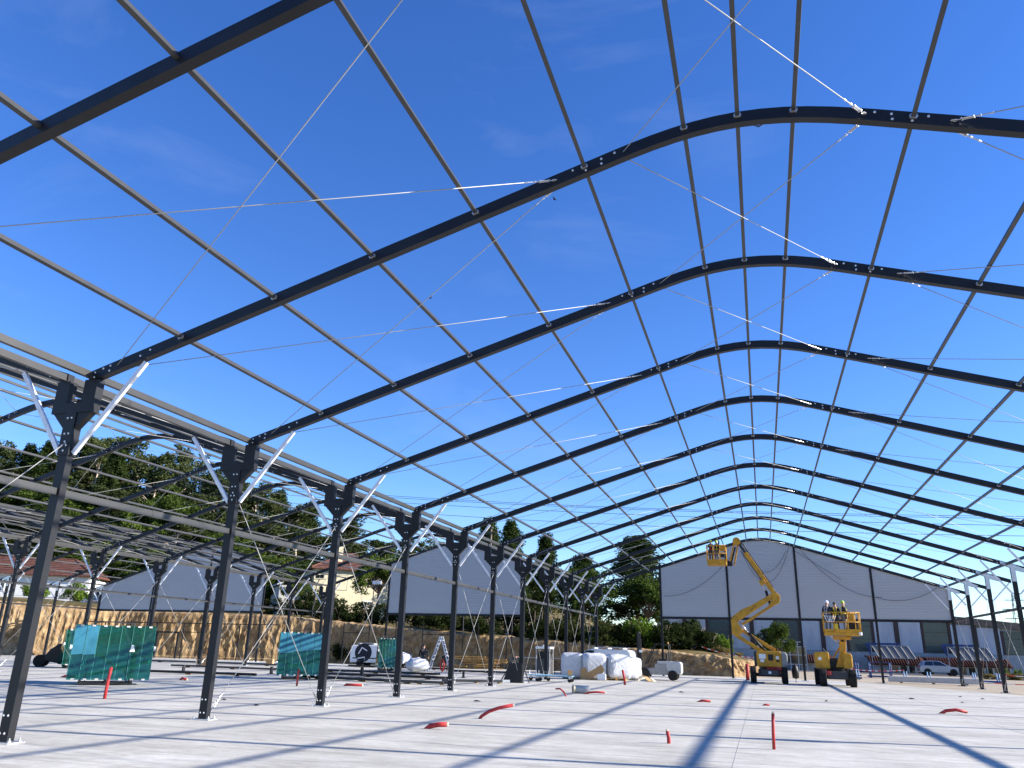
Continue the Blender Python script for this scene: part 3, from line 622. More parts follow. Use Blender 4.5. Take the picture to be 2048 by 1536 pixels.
person('person', 'hooded worker with yellow harness between two helmeted workers on the lowered platform', (16.17, 41.25, 3.05), 3.1, {}, 'navy', 'trousers', None, vest='hivisyellow', scale=.97)
person('person', 'worker in lime helmet looking up, right of the hooded worker on the lowered platform', (16.62, 41.1, 3.05), 1.5, dict(hb=(0, -.02, 1.57), ht=(0, .02, 1.70), el=(-.27, -.1, 1.17), wl=(-.18, -.28, 1.1)), 'navy', 'workgrey', 'hivis', vest='hivisyellow')

# ------------------------------------------------------------------ trees and bushes
def leaves(m, c, r, n, size, rnd, flat=.8):
    for _ in range(n):
        d = Vector((rnd.gauss(0, 1), rnd.gauss(0, 1), rnd.gauss(0, 1))).normalized()*(r*(rnd.random()**.45)); d.z *= flat
        p = Vector(c)+d; a = Vector((rnd.gauss(0, 1), rnd.gauss(0, 1), rnd.gauss(0, .7))).normalized(); b = a.orthogonal().normalized()
        ang = rnd.random()*6.28; b = (b*math.cos(ang)+a.cross(b)*math.sin(ang)).normalized(); s = size*(.6+.8*rnd.random())
        k = len(m.v); e = a*s; w = b*s*.45
        m.v += [tuple(p-e), tuple(p+w), tuple(p+e), tuple(p-w)]; m.f.append((k, k+1, k+2, k+3))
def tree_proto(kind, seed):
    """unit-height (1.0 scaled later, built 20 m tall) crown and trunk meshes"""
    rnd = random.Random(seed); cr = MB(); tr = MB()
    if kind == 'euc':
        H = 20; lean = rnd.uniform(-.6, .6); top = Vector((lean, rnd.uniform(-.5, .5), H*.86))
        tr.tube([(0, 0, -1.5), (lean*.2, 0, H*.25), (lean*.6, .1, H*.55), tuple(top)], [.30, .24, .16, .05], 7)
        for k in range(15):
            h = H*rnd.uniform(.34, .95); a = rnd.random()*6.28; R = (1.2+2.6*(1-abs(h/H-.62)*1.5))*rnd.uniform(.5, 1.1)
            p0 = Vector((lean*h/H, 0, h*.8)); p1 = Vector((lean+R*math.cos(a), R*math.sin(a), h)); tr.tube([p0, p0.lerp(p1, .5)+Vector((0, 0, .3)), p1], [.09, .06, .025], 5)
            for q in range(4): leaves(cr, p1+Vector((rnd.gauss(0, .7), rnd.gauss(0, .7), rnd.gauss(0, .8))), rnd.uniform(.8, 1.5), 75, .30, rnd)
        leaves(cr, top+Vector((0, 0, .8)), 1.5, 200, .3, rnd)
    elif kind == 'pine':
        H = 20; tr.tube([(0, 0, -1.5), (.1, 0, H*.5), (0, 0, H*.97)], [.32, .2, .04], 7)
        for k in range(30):
            h = H*(.22+.75*k/30); R = (1-h/H)**.75*4.4*rnd.uniform(.6, 1.15)+.5
            for q in range(5):
                a = rnd.random()*6.28; p1 = Vector((R*math.cos(a), R*math.sin(a), h+.25*R*rnd.random())); tr.tube([(0, 0, h-.2), p1], [.05, .02], 4)
                leaves(cr, p1*.98+Vector((0, 0, .1+rnd.gauss(0, .25))), .85, 46, .25, rnd, 1.0); leaves(cr, Vector((p1.x*.5, p1.y*.5, h+.15)), 1.0, 34, .25, rnd, 1.0)
    elif kind == 'oak':
        H = 12; tr.tube([(0, 0, -1.5), (.1, 0, 2.4), (.2, .1, 5)], [.34, .26, .18], 8)
        for k in range(22):
            a = rnd.random()*6.28; e = rnd.uniform(-.15, 1.35); R = 4.3*rnd.uniform(.55, 1.0); p1 = Vector((R*math.cos(e)*math.cos(a), R*math.cos(e)*math.sin(a), 6+R*math.sin(e)*1.15)); tr.tube([(.2, .1, 4.2), p1*.5+Vector((0, 0, 2.6)), p1], [.13, .07, .025], 5)
            for q in range(5): leaves(cr, p1+Vector((rnd.gauss(0, .7), rnd.gauss(0, .7), rnd.gauss(0, .6))), rnd.uniform(.7, 1.3), 75, .24, rnd)
    elif kind in ('bush', 'vine', 'dry'):
        H = 3; sz = .13 if kind != 'dry' else .16
        for k in range(5): a = rnd.random()*6.28; tr.tube([(0, 0, -.4), (.5*math.cos(a), .5*math.sin(a), 1.2), (1.0*math.cos(a), 1.0*math.sin(a), 2.2)], [.05, .035, .015], 5)
        for k in range(26):
            a = rnd.random()*6.28; R = 1.5*math.sqrt(rnd.random()); h = rnd.uniform(.3, 2.5)*(1-.12*R*R); leaves(cr, (R*math.cos(a), R*math.sin(a), h), rnd.uniform(.35, .65), 85, sz, rnd)
    return cr, tr
PROTO = {}
def protos(kind, n, leaf, bark):
    L = []
    for k in range(n):
        cr, tr = tree_proto(kind, hash(kind) % 1 + 31*k+len(kind)*7)
        L.append((cr.mesh('crown', leaf, False, False), tr.mesh('trunk', bark, True)))
    PROTO[kind] = L
protos('euc', 5, 'leaf_euc', 'barkpale'); protos('pine', 4, 'leaf_pine', 'bark'); protos('oak', 3, 'leaf_oak', 'bark'); protos('bush', 3, 'leaf_hedge', 'bark'); protos('vine', 2, 'leaf_vine', 'bark'); protos('dry', 2, 'leaf_dry', 'bark')
HREF = dict(euc=20, pine=20, oak=12, bush=3, vine=3, dry=3)
def tree(kind, name, label, cat, x, y, h, w=1., group=None, z=None):
    cm, tm = random.choice(PROTO[kind]); z = ground(x, y) if z is None else z; s = h/HREF[kind]
    T = thing(name, label, cat, (x, y, z-.1), random.random()*6.28, group); T.scale = (s*w, s*w, s)
    put('crown' if cat == 'tree' else 'foliage', cm, T); put('trunk' if cat == 'tree' else 'stem', tm, T); return T
SKX = [-200, -139, -125, -107, -88, -70, -55, -45, -27, -18, -8, -3, 3]; SKZ = [40, 39.5, 40.5, 41, 36.5, 29.5, 21.5, 20.5, 17.0, 16.5, 14.5, 12, 9]
rs = random.Random(3)
def ridge(Y, frac, step, kinds, x0, x1, jit):
    row = 'on the skyline' if frac > .9 else 'high on the slope' if frac > .7 else 'half way down the slope' if frac > .5 else 'at the foot of the slope'
    x = x0
    while x < x1:
        y = Y+rs.uniform(-4, 4); sc = (y-CAMP.y)/(110-CAMP.y); X = CAMP.x+(x-CAMP.x)*sc; zt = CAMP.z+(lerp(x, SKX, SKZ)-CAMP.z)*sc*frac*rs.uniform(1-jit, 1.0)
        g0 = ground(X, y); h = zt-g0
        if h > 3.5:
            k = rs.choice(kinds); w = min(2.4, max(1.0, {'euc': 22., 'pine': 17., 'oak': 11.}[k]/h*rs.uniform(.9, 1.25)))
            nm, lb = {'euc': ('eucalyptus_tree', 'pale trunked eucalyptus '+row+(' left of the second column' if x < -70 else ' right of the second column')), 'pine': ('pine_tree', 'dark pointed pine '+row+(' left of the second column' if x < -70 else ' right of the second column')), 'oak': ('broadleaf_tree', 'rounded broadleaf tree '+row+(' left of the second column' if x < -70 else ' right of the second column'))}[k]
            tree(k, nm, lb, 'tree', X, y, h, w, {'euc': 'eucalyptus trees on the wooded hill', 'pine': 'pines behind the halls', 'oak': 'broadleaf trees edging the wood'}[k])
        x += step*rs.uniform(.75, 1.25)*(1.25 if x > -70 else 1.)
ridge(132, 1.0, 5.0, ['euc', 'euc', 'pine'], -175, -24, .10); ridge(122, .93, 5.0, ['euc', 'euc', 'pine'], -175, -20, .14); ridge(112, .80, 5.0, ['euc', 'oak', 'pine', 'euc'], -170, -18, .16)
ridge(104, .66, 4.8, ['euc', 'oak', 'pine'], -165, -18, .2); ridge(97, .52, 4.8, ['oak', 'euc', 'pine'], -160, -58, .2); ridge(90, .40, 5.0, ['oak', 'oak', 'euc'], -170, -66, .25); ridge(118, .55, 6, ['oak', 'oak'], -180, -60, .3); ridge(100, .36, 5, ['oak'], -180, -62, .3)
for X, Y, h, w, k in ((-17.5, 84, 13.5, .95, 'pine'), (-14.0, 88, 12.8, .95, 'pine'), (-24.5, 96, 15.5, .9, 'pine')): tree(k, 'pine_tree', 'dark pine rising behind the middle gable beside the utility pole', 'tree', X, Y, h, w, 'pines behind the middle gable')
tree('pine', 'pine_tree', 'tall dark pine just left of the far white gable', 'tree', -.6, 76, 11.6, 1.75)
tree('oak', 'broadleaf_tree', 'leafy dark tree half covering the pale yellow house', 'tree', -33.5, 80, 8.2, .95); tree('oak', 'broadleaf_tree', 'low dark tree in front of the shaded side of the pale yellow house', 'tree', -46.5, 82, 5.6, .9); tree('oak', 'broadleaf_tree', 'dark tree at the left edge of the middle gable', 'tree', -29.5, 84, 9.0, 1.0)
tree('oak', 'broadleaf_tree', 'broad dark tree under the tall pine left of the far gable', 'tree', 1.2, 70, 7.0, .95); tree('oak', 'broadleaf_tree', 'leafy tree filling the gap behind the last valley column', 'tree', -4.8, 68, 7.6, 1.0)
tree('pine', 'pine_tree', 'narrow pine behind the leafy tree at the last valley columns', 'tree', -7.5, 80, 9.5, 1.5)
tree('oak', 'broadleaf_tree', 'round dark tree behind the raised boom lift under the gable', 'tree', 13.1, 75, 5.1, .85, z=0)
for k in range(17):
    X = -36+k*2.45+rs.uniform(-.5, .5); Y = 60.3+(2.2 if X < -27 else 0)+rs.uniform(0, 1.2)+(abs(X+27)*-.03 if X > -27 else 0)
    tree('bush', 'bush', 'dense dark bush in the hedge along the top of the earth bank', 'bush', X, Y, rs.uniform(1.7, 2.3)*lerp(X, [-36, -20, 4], [1.15, 1.05, 1.3]), 1.15, 'dark hedge bushes on the bank')
for k in range(15):
    X = -33+k*2.6; Y = 64.5+rs.uniform(-.8, 1.5)
    tree('bush', 'bush', 'taller dark bush behind the hedge on the earth bank', 'bush', X, Y, rs.uniform(2.6, 3.6), 1.05, 'second row of dark bushes')
for X, Y, h in ((4.6, 61.5, 3.0), (6.2, 63, 2.8), (5.2, 66, 3.6), (7.4, 62.6, 2.3)): tree('bush', 'bush', 'dark overgrown shrub at the near end of the far gable', 'bush', X, Y, h, 1.0, 'shrubs below the far gable')
for X, Y, h in ((.2, 61, 3.0), (2.2, 60.8, 3.4), (8.6, 66, 2.4), (3.1, 62.4, 2.9)): tree('vine', 'vine', 'bright green vine growing over the shrubs beside the last column', 'vine', X, Y, h, .75, 'bright vines near the far gable')
for k in range(12): tree('dry', 'dry_grass', 'clump of dry straw coloured weeds on the slope under the gable', 'weeds', 6.4+rs.uniform(0, 5.5), 60.5+rs.uniform(0, 6), rs.uniform(.5, .9), 1.5, 'dry weeds on the slope')
for X, Y, h in ((31.5, 74, .7), (33.5, 74.5, .8), (35, 75, .7)): tree('dry', 'dry_grass', 'clump of dry weeds beside the road by the parked car', 'weeds', X, Y, h, 2.2, 'dry weeds by the road', z=0)
for X, Y, h in ((35.0, 84, 1.4), (36.4, 85, 1.3)): tree('vine', 'green_shrub', 'small bright green shrub against the factory annex', 'shrub', X, Y, h, .6, 'shrubs by the annex', z=0)
for X, Y, h in ((-66, 60, 2.2), (-62, 62, 2.6), (-58, 66, 2.4), (-71, 58, 1.9), (-75, 60, 1.7)): tree('vine', 'green_shrub', 'sunlit shrub beside the track in front of the long white house', 'shrub', X, Y, h, 1.1, 'shrubs by the upper track')
# pale trunks standing behind the hedge
for k, X in enumerate((-8.3, -7.6, -6.9, -6.0, -4.9, -4.0, -3.1)):
    m = MB(); m.tube([(0, 0, 0), (.05, 0, 1.2), (.12, 0, 2.6)], [.06, .05, .03], 6); m.obj('vineyard_post', 'postwood', None, loc=(X, 62.0, ground(X, 62)-.1)); o = bpy.data.objects[-1] if False else [x for x in COL.objects if x.name.startswith('vineyard_post')][-1]
    tag(o, 'grey wooden post standing in the hedge behind the valley columns', 'post', 'wooden posts in the hedge')

# ------------------------------------------------------------------ houses
def tiled_roof(parent, poly4, z0, ridge_pts, name='roof'):
    pass
def hip_house(name, label, x0, x1, y0, y1, z, hw, hr, wallm, rz=0, rows=9):
    cx, cy = (x0+x1)/2, (y0+y1)/2; T = thing(name, label, 'house', (cx, cy, z), rz); a, b = (x1-x0)/2, (y1-y0)/2
    MB().bb(-a, a, -b, b, -2, hw).obj('wall', wallm, T)
    ov = .6; A, B_ = a+ov, b+ov; rl = max(0.2, A-B_) if A > B_ else .2
    m = MB(); n = rows
    # stepped tile courses on the four slopes
    for k in range(n):
        t0, t1 = k/n, (k+1)/n
        def ring(t, dz): return [(-(A+(rl-A)*t), -(B_*(1-t)), hw+hr*t+dz), ((A+(rl-A)*t), -(B_*(1-t)), hw+hr*t+dz), ((A+(rl-A)*t), (B_*(1-t)), hw+hr*t+dz), (-(A+(rl-A)*t), (B_*(1-t)), hw+hr*t+dz)]
        lo, hi = ring(t0, .07), ring(t1, .02); q = len(m.v); m.v += lo+hi
        m.f += [(q+i, q+(i+1) % 4, q+4+(i+1) % 4, q+4+i) for i in range(4)]
    m.v += ring(0, -.12); q = len(m.v)-4; m.f += [(q, q+3, q+2, q+1), (q, q+1, 1, 0), (q+1, q+2, 2, 1), (q+2, q+3, 3, 2), (q+3, q, 0, 3)]
    R = m.obj('roof', 'redtile', T)
    rd_ = MB(); rd_.tube([(-rl, 0, hw+hr+.05), (rl, 0, hw+hr+.05)], .12, 6)
    for sx in (-1, 1):
        for sy in (-1, 1): rd_.tube([(sx*rl, 0, hw+hr+.05), (sx*A, sy*B_, hw+.08)], .11, 6)
    rd_.obj('ridge_tiles', 'redtile', R)
    return T, R, a, b
def win(T, x, y, z, w, h, face='y', fr='whitepaint', gl='winglass', s=-1):
    if face == 'y': f_ = MB().bb(x-w/2, x+w/2, y+s*.06, y-s*.02, z, z+h).obj('window', fr, T); [MB().bb(x-w/2+.07+k*(w/2-.02), x-.05+k*(w/2-.02), y+s*.075, y+s*.05, z+.08, z+h-.08).obj('pane', gl, f_) for k in (0, 1)]
    else: f_ = MB().bb(x-s*.02, x+s*.06, y-w/2, y+w/2, z, z+h).obj('window', fr, T); [MB().bb(x+s*.05, x+s*.075, y-w/2+.07+k*(w/2-.02), y-.05+k*(w/2-.02), z+.08, z+h-.08).obj('pane', gl, f_) for k in (0, 1)]
zh = 5.4
H1, R1, a1, b1 = hip_house('house', 'pale yellow house with red tiled hip roof and chimney above the bank', -51.0, -39.0, 88, 99, zh, 6.0, 2.7, 'cream', .72)
ch = MB().bb(-2.6, -1.9, -3.4, -2.7, 6.2, 9.4).obj('chimney', 'cream', R1); MB().bb(-2.7, -1.8, -3.5, -2.6, 9.4, 9.55).obj('chimney_cap', 'lightgrey', ch)
for x in (-3.0, .2, 3.2): win(H1, a1, x, 3.4, 1.2, 1.5, 'x', 'cream', 'greywall', 1)
for x, w in ((-2.2, 1.6), (.6, 1.6), (3.5, 1.4)):
    m = MB()
    for p, q in (((x-w/2, 5.2), (x+w/2, 5.2)), ((x+w/2, 5.2), (x+w/2, 3.2)), ((x-w/2, 5.2), (x-w/2, 3.2)), ((x-w/2, 3.2), (x+w/2, 3.2))): m.beam((p[0], -b1-.01, p[1]), (q[0], -b1-.01, q[1]), .05, .05)
    fr_ = m.obj('window', 'grey', H1); MB().bb(x-w/2+.05, x+w/2-.05, -b1-.02, -b1+.01, 3.25, 5.15).obj('shutter', 'cream', fr_)
win(H1, 1.6, -b1, .9, 1.5, 1.0); win(H1, a1, -3.2, .7, 1.4, 1.3, 'x', s=1)
MB().bb(-a1-4.2, -a1+.0, -b1+1.5, b1-2, -2, 3.6).obj('side_wing', 'greywall', H1); m = MB(); m.prism([(-a1-4.6, 3.55), (-a1+.2, 5.2), (-a1+.2, 5.4), (-a1-4.6, 3.75)], -b1+1.0, b1-1.6); m.obj('side_roof', 'greywall', H1)
H2, R2, a2, b2_ = hip_house('house', 'long low white house with red tiled roof at the far left above the bank', -104, -80.5, 76, 84, 6.6, 3.3, 2.6, 'whitewall', .45)
for x in (-6, 0, 6, 9.5): win(H2, x, -b2_, .9, 1.2, 1.2)
win(H2, a2, 0, .9, 1.2, 1.2, 'x', s=1)
H3, R3, a3, b3 = hip_house('house', 'small red roofed house among the trees behind the left hall', -70, -61, 88, 95, 7.6, 2.2, 1.7, 'cream', .1); win(H3, 0, -b3, .8, 1.0, 1.0); win(H3, 2.4, -b3, .8, 1.0, 1.0)
m = MB(); m.bb(-.06, .06, -.06, .06, 0, 2.5); o = None

# ------------------------------------------------------------------ factory behind the far gable
FT = thing('factory_building', 'long grey factory hall with white concrete panels and dark green glazing', 'factory', (0, 95, 0))
def ftop(x): return 10.0-.104*(x+1)
m = MB(); m.prism([(-1, -.3), (62, -.3), (62, ftop(62)-.7), (-1, ftop(-1)-.7)], .25, 34); m.obj('wall', 'greywall', FT)
m = MB(); m.prism([(-1.6, ftop(-1.6)-.75), (62.5, ftop(62.5)-.75), (62.5, ftop(62.5)), (-1.6, ftop(-1.6))], -.35, 35); m.obj('roof', 'bark', FT)
mat('factorypanel', (.56, .55, .54), .85, 0, .2, .14, .9, stretch=(1, 1, .25)); mat('rustpost', (.075, .045, .035), .8)
per = 11.56; x = 23.2-2*per
while x < 60:
    for a, b, kd in ((0, 2.25, 'P'), (2.25, 2.75, 'post'), (2.75, 5.05, 'P'), (5.05, 8.25, 'G')):
        if kd == 'G': pass
    for a, b, kd in ((0, 2.2, 'P'), (2.2, 2.68, 'post'), (2.68, 5.05, 'P'), (5.05, 8.2, 'G')):
        A, B_ = x+a, x+b
        if B_ > 61 or A < -.9: continue
        t = min(ftop(A), ftop(B_))-.78
        if kd == 'P': MB().bb(A+.02, B_-.02, -.08, .22, 2.28, t).obj('concrete_panel', 'factorypanel', FT)
        elif kd == 'post': MB().bb(A, B_, -.2, .22, 2.3, t).obj('steel_post', 'rustpost', FT)
        else:
            n = 3
            for k in range(n):
                z0 = 2.3+(t-2.3)*k/n; z1 = 2.3+(t-2.3)*(k+1)/n; MB().bb(A+.3, B_-.3, .05, .2, z0+.03, z1-.03).obj('glazing', 'greenglazing', FT)
            MB().bb(A, A+.3, -.1, .22, 2.3, t).obj('steel_post', 'rustpost', FT); MB().bb(B_-.3, B_, -.1, .22, 2.3, t).obj('steel_post', 'rustpost', FT)
    x += 8.2
MB().bb(-1, 61, -.12, .24, -.2, 2.24).obj('plinth', 'greywall', FT)
# annexes with tiled canopies, windows, and framed rooflights
def annex(x0, x1, yy, label):
    T = thing('annex', label, 'annex', ((x0+x1)/2, yy, 0)); a = (x1-x0)/2
    MB().bb(-a+.5, a-.5, .3, 4.5, -.1, 1.05).obj('wall', 'greywall', T)
    rf = put('canopy', None, T); n = int(2*a/.26)
    m = MB(); m.prism([(-.3, .98), (1.6, 1.75), (4.5, 1.85), (4.5, 1.72), (1.7, 1.62), (-.3, .88)], -a, a, 'x'); deck = m.obj('roof_deck', 'annextile', T); bpy.data.objects.remove(rf)
    tm = MB(); tm.tube([(0, -.36, .97), (0, 1.6, 1.78)], .07, 6); tmm = tm.mesh('tile_row', 'annextile', True)
    for k in range(n): put('tile_row', tmm, deck, (-a+.13+k*.26, 0, 0))
    k = -a+2.2
    while k < a-.8:
        f_ = MB().bb(k, k+.78, .22, .3, .02, .92).obj('window', 'whitepaint', T); MB().bb(k+.07, k+.71, .19, .225, .1, .84).obj('pane', 'winglass', f_); k += .84
    return T
annex(23.2, 28.9, 89.6, 'low annex with red tiled canopy and window row beside the silver car'); annex(29.3, 37.5, 90.4, 'low annex with red tiled canopy behind the silver car and the right columns'); annex(15.4, 19.4, 90.0, 'low annex with red tiled canopy behind the lowered boom lift')
def rooflight(x0, yy, n, label):
    T = thing('glazed_frame', label, 'glazed frame', (x0, yy, 0)); w = .72
    fr_ = MB()
    for k in range(n+1): fr_.beam((k*w+.0, .0, 2.9), (k*w+.55, -.9, 1.62), .06, .06)
    fr_.beam((0, 0, 2.9), (n*w, 0, 2.9), .07, .07); fr_.beam((.55, -.9, 1.62), (n*w+.55, -.9, 1.62), .07, .07)
    for k in range(n+1): fr_.beam((k*w, .0, 2.9), (k*w-.0, .9, 2.95), .05, .05)
    fr_.obj('frame', 'grey', T)
    for k in range(n):
        m = MB(); m.add([(k*w+.04, -.01, 2.87), (k*w+w-.04, -.01, 2.87), (k*w+w+.51, -.89, 1.65), (k*w+.59, -.89, 1.65), (k*w+.04, .02, 2.88), (k*w+w-.04, .02, 2.88), (k*w+w+.51, -.86, 1.66), (k*w+.59, -.86, 1.66)], [(0, 1, 2, 3), (7, 6, 5, 4), (0, 4, 5, 1), (1, 5, 6, 2), (2, 6, 7, 3), (3, 7, 4, 0)]); m.obj('panel', 'workgrey', T)
    for k in (0, n): MB().beam((k*w, .9, 0), (k*w, .9, 2.95), .08, .08).obj('post', 'lightgrey', T)
    MB().bb(-.5, n*w*.85, 1.0, 1.15, 3.0, 3.22).obj('blue_beam', 'bluepaint', T); MB().prism([(-.5, 3.0), (-.2, 3.0), (.2, 1.6), (0, 1.6)], 1.0, 1.1).obj('blue_bracket', 'bluepaint', T)
rooflight(23.5, 88.5, 5, 'framed row of grey panels on the annex left of the silver car'); rooflight(31.2, 88.5, 5, 'framed row of grey panels on the annex behind the right columns')
m = thing('glass_entrance', 'tall metal framed glass entrance behind the raised boom lift', 'glass door', (15.2, 88, 0)); fr_ = MB()
for k in range(4): fr_.beam((-1.3+k*.87, 0, .0), (-1.3+k*.87, 0, 3.1), .09, .09)
for z in (.7, 1.7, 2.6, 3.1): fr_.beam((-1.3, 0, z), (1.3, 0, z), .08, .08)
fr_.obj('frame', 'lightgrey', m)
for k in range(3):
    for z0, z1 in ((.75, 1.65), (1.75, 2.55)): MB().bb(-1.25+k*.87, -.5+k*.87, -.01, .02, z0, z1).obj('pane', 'winglass', m)

# ------------------------------------------------------------------ glass packs on A-frame racks
def glass_rack(label, x, y, rz, w, h, npan, reflection, tilt=.12, tags=True):
    T = thing('glass_rack', label, 'glass rack', (x, y, 0), rz)
    b = MB(); b.bb(-w*.36, w*.30, -.55, .55, .02, .10)
    for sx in (-.34, -.03, .28): b.bb(w*sx-.04, w*sx+.04, -.6, .6, .1, .17)
    b.obj('base_frame', 'black', T)
    fr_ = MB()
    for sx in (-.28, .22):
        for sy in (-1, 1): fr_.beam((w*sx, sy*.42, .15), (w*sx, sy*.06, h+.12), .05, .05)
    fr_.tube([(-w*.28, -.06, h+.10), (-w*.1, -.06, h+.14), (w*.22, -.06, h+.10)], .02, 6); fr_.obj('a_frame', 'darkgrey', T)
    pw = w/npan
    for side, sy in ((0, -1), (1, 1)):
        for k in range(npan):
            x0 = -w/2+k*pw; dz = random.uniform(-.03, .03); t = .10+.02*random.random(); y0 = sy*(.52+.015*(k % 2)); y1 = sy*(.52-tilt*h+.015*(k % 2))
            g_ = MB(); v = [(x0+.006, y0, .18), (x0+pw-.006, y0, .18), (x0+pw-.006, y1, h+dz), (x0+.006, y1, h+dz)]
            g_.add(v+[(a, b_-sy*t, c) for a, b_, c in v], [(0, 1, 2, 3), (7, 6, 5, 4), (0, 4, 5, 1), (1, 5, 6, 2), (2, 6, 7, 3), (3, 7, 4, 0)])
            o = g_.obj('glass_pane', 'greenglass', T)
            if side == 0:
                e = MB(); e.beam((x0, y0-.004, .2), (x0, y1-.004, h), .014, .01, (0, 1, 0)); e.obj('pane_edge', 'glassedge', o)
                for zz in (.2, h-.02): MB().bb(x0+pw*.35, x0+pw*.65, y0+(y1-y0)*(zz-.18)/(h-.18)-.03, y0+(y1-y0)*(zz-.18)/(h-.18)+.03, zz-.03, zz+.03).obj('cork_pad', 'lightgrey', o)
                if k in reflection:
                    f0 = reflection[k]; ya = y0+(y1-y0)*f0; z0 = .18+(h-.18)*f0
                    q = MB(); q.add([(x0+.01, ya-.012, z0), (x0+pw-.01, ya-.012, z0+.03), (x0+pw-.01, y1-.012, h-.02), (x0+.01, y1-.012, h-.02), (x0+.01, ya-.008, z0), (x0+pw-.01, ya-.008, z0+.03), (x0+pw-.01, y1-.008, h-.02), (x0+.01, y1-.008, h-.02)], [(0, 1, 2, 3), (7, 6, 5, 4), (0, 4, 5, 1), (1, 5, 6, 2), (2, 6, 7, 3), (3, 7, 4, 0)]); q.obj('painted_reflection', 'reflectpaint', o)  # thin blue sheet paints the sky's reflection on the upper pane
    # end panes closing the A
    for sx in (-1, 1):
        m = MB(); m.prism([(-.50, .2), (.50, .2), (.16, h-.05), (-.16, h-.05)], sx*w/2-.0, sx*(w/2+.02), 'x'); m.obj('end_pane', 'greenglass', T)
        for z in (.62*h,): MB().lathe([(.02, -.03), (.09, -.03), (.07, .04), (.02, .05)], 7, (sx*(w/2+.05), -.35, z), 'x').obj('wrap_knot', 'whiteplastic', T)
    st = MB(); st.beam((-w/2, -.56, .95), (w/2, -.56, .95), .03, .005, (0, 1, 0))
    if tags: MB().prism([(w*.20, 1.18), (w*.265, 1.18), (w*.245, 1.42), (w*.22, 1.42)], -.60, -.595).obj('paper_tag', 'whitepaint', T)
    return T
glass_rack('largest green glass pack on a rack, nearest the camera behind the first column', -11.75, 14.6, .78, 2.75, 2.10, 7, {0: .45, 1: .45})
glass_rack('green glass pack half hidden behind the largest glass pack', -25.0, 26.4, 1.0, 1.7, 2.05, 4, {}, tags=False)
glass_rack('green glass pack with painted sky reflection, between the second and third columns', -9.55, 24.2, .62, 1.95, 2.12, 6, {0: .5, 1: .52, 2: .55, 3: .56, 4: .58, 5: .6}, tags=False)
glass_rack('small dark green glass pack standing in front of the white van', -12.55, 40.2, .68, 1.3, 2.08, 6, {}, tags=False)

# ------------------------------------------------------------------ vehicles
def van(label, x, y, rz, L=4.4, Wd=1.75, H=1.85, logo=False, rails=True):
    T = thing('van', label, 'van', (x, y, 0), rz)
    a = L/2
    m = MB(); m.prism([(-a, .32), (-a-.02, .9), (-a+.05, 1.55), (-a+.22, H-.03), (a*.30, H), (a*.52, H-.12), (a*.78, 1.12), (a*.98, .98), (a, .62), (a-.04, .32)], -Wd/2, Wd/2); body = m.obj('body', 'vanwhite', T, bevel=.07)
    for sy in (-1, 1):
        s = MB(); s.prism([(a*.22, 1.12), (a*.70, 1.12), (a*.50, 1.62), (a*.22, 1.66)], sy*(Wd/2+.004), sy*(Wd/2+.012)); s.obj('side_window', 'winglass', body)
        MB().bb(-a*.9, a*.9, sy*(Wd/2+.002), sy*(Wd/2+.02), .60, .68).obj('rub_strip', 'darkgrey', body); MB().bb(a*.18, a*.185, sy*(Wd/2+.002), sy*(Wd/2+.006), .45, 1.7).obj('door_seam', 'darkgrey', body)
        MB().bb(a*.5, a*.56, sy*(Wd/2+.02), sy*(Wd/2+.2), 1.1, 1.3).obj('mirror', 'black', T)
    w = MB(); w.add([(a*.53+.03, -Wd*.42, H-.2), (a*.53+.03, Wd*.42, H-.2), (a*.775+.03, Wd*.44, 1.16), (a*.775+.03, -Wd*.44, 1.16), (a*.53, -Wd*.42, H-.22), (a*.53, Wd*.42, H-.22), (a*.775, Wd*.44, 1.14), (a*.775, -Wd*.44, 1.14)], [(0, 1, 2, 3), (7, 6, 5, 4), (0, 4, 5, 1), (1, 5, 6, 2), (2, 6, 7, 3), (3, 7, 4, 0)]); w.obj('windscreen', 'winglass', body)
    for sy in (-1, 1):
        MB().bb(-a-.05, -a+.0, sy*Wd*.40-.07, sy*Wd*.40+.07, .85, 1.25).obj('tail_light', 'red', body); MB().bb(a-.04, a+.03, sy*Wd*.36-.14, sy*Wd*.36+.14, .72, .9).obj('headlight', 'whitepaint', body)
        for wx in (-a*.62, a*.64): wheel(T, (wx, sy*(Wd/2-.10), .32), .32, .2, 'lightgrey', False, 'y')
    MB().bb(-a-.08, a+.05, -Wd*.46, Wd*.46, .3, .48).obj('bumper', 'darkgrey', T, bevel=.03)
    if rails:
        r_ = MB()
        for sx in (-a*.7, -a*.2, a*.25): r_.bb(sx-.05, sx+.05, -Wd*.45, Wd*.45, H+.02, H+.10)
        r_.bb(-a*.8, a*.3, -Wd*.42, -Wd*.36, H+.1, H+.15); r_.bb(-a*.8, a*.3, Wd*.36, Wd*.42, H+.1, H+.15); r_.obj('roof_rack', 'lightgrey', T)
    if logo:
        y_ = -Wd/2-.012; MB().lathe([(.02, 0), (.68, 0), (.68, .006), (.02, .006)], 28, (-a*.52, y_, 1.05), 'y').obj('logo_disc', 'navy', body)
        lg = MB(); z0 = 1.25; X = -a*.52
        for p, q in (((-.38, .95), (-.12, 1.42)), ((-.12, 1.42), (.30, 1.18)), ((-.42, .62), (.15, .72)), ((.15, .72), (.15, .45))): lg.beam((X+p[0], y_-.006, p[1]), (X+q[0], y_-.006, q[1]), .008, .075)
        lg.obj('logo_mark', 'whitepaint', body)
    return T
van('white van with a dark round logo parked in front of the earth bank', -16.6, 47.6, .12, 4.4, 1.8, 1.62, True)
van('white van parked behind the white wrapped bulk bags', 1.1, 46.8, math.pi-.08, 4.3, 1.8, 1.74, False)
for x_, y_ in ((.55, 0), ):
    pass
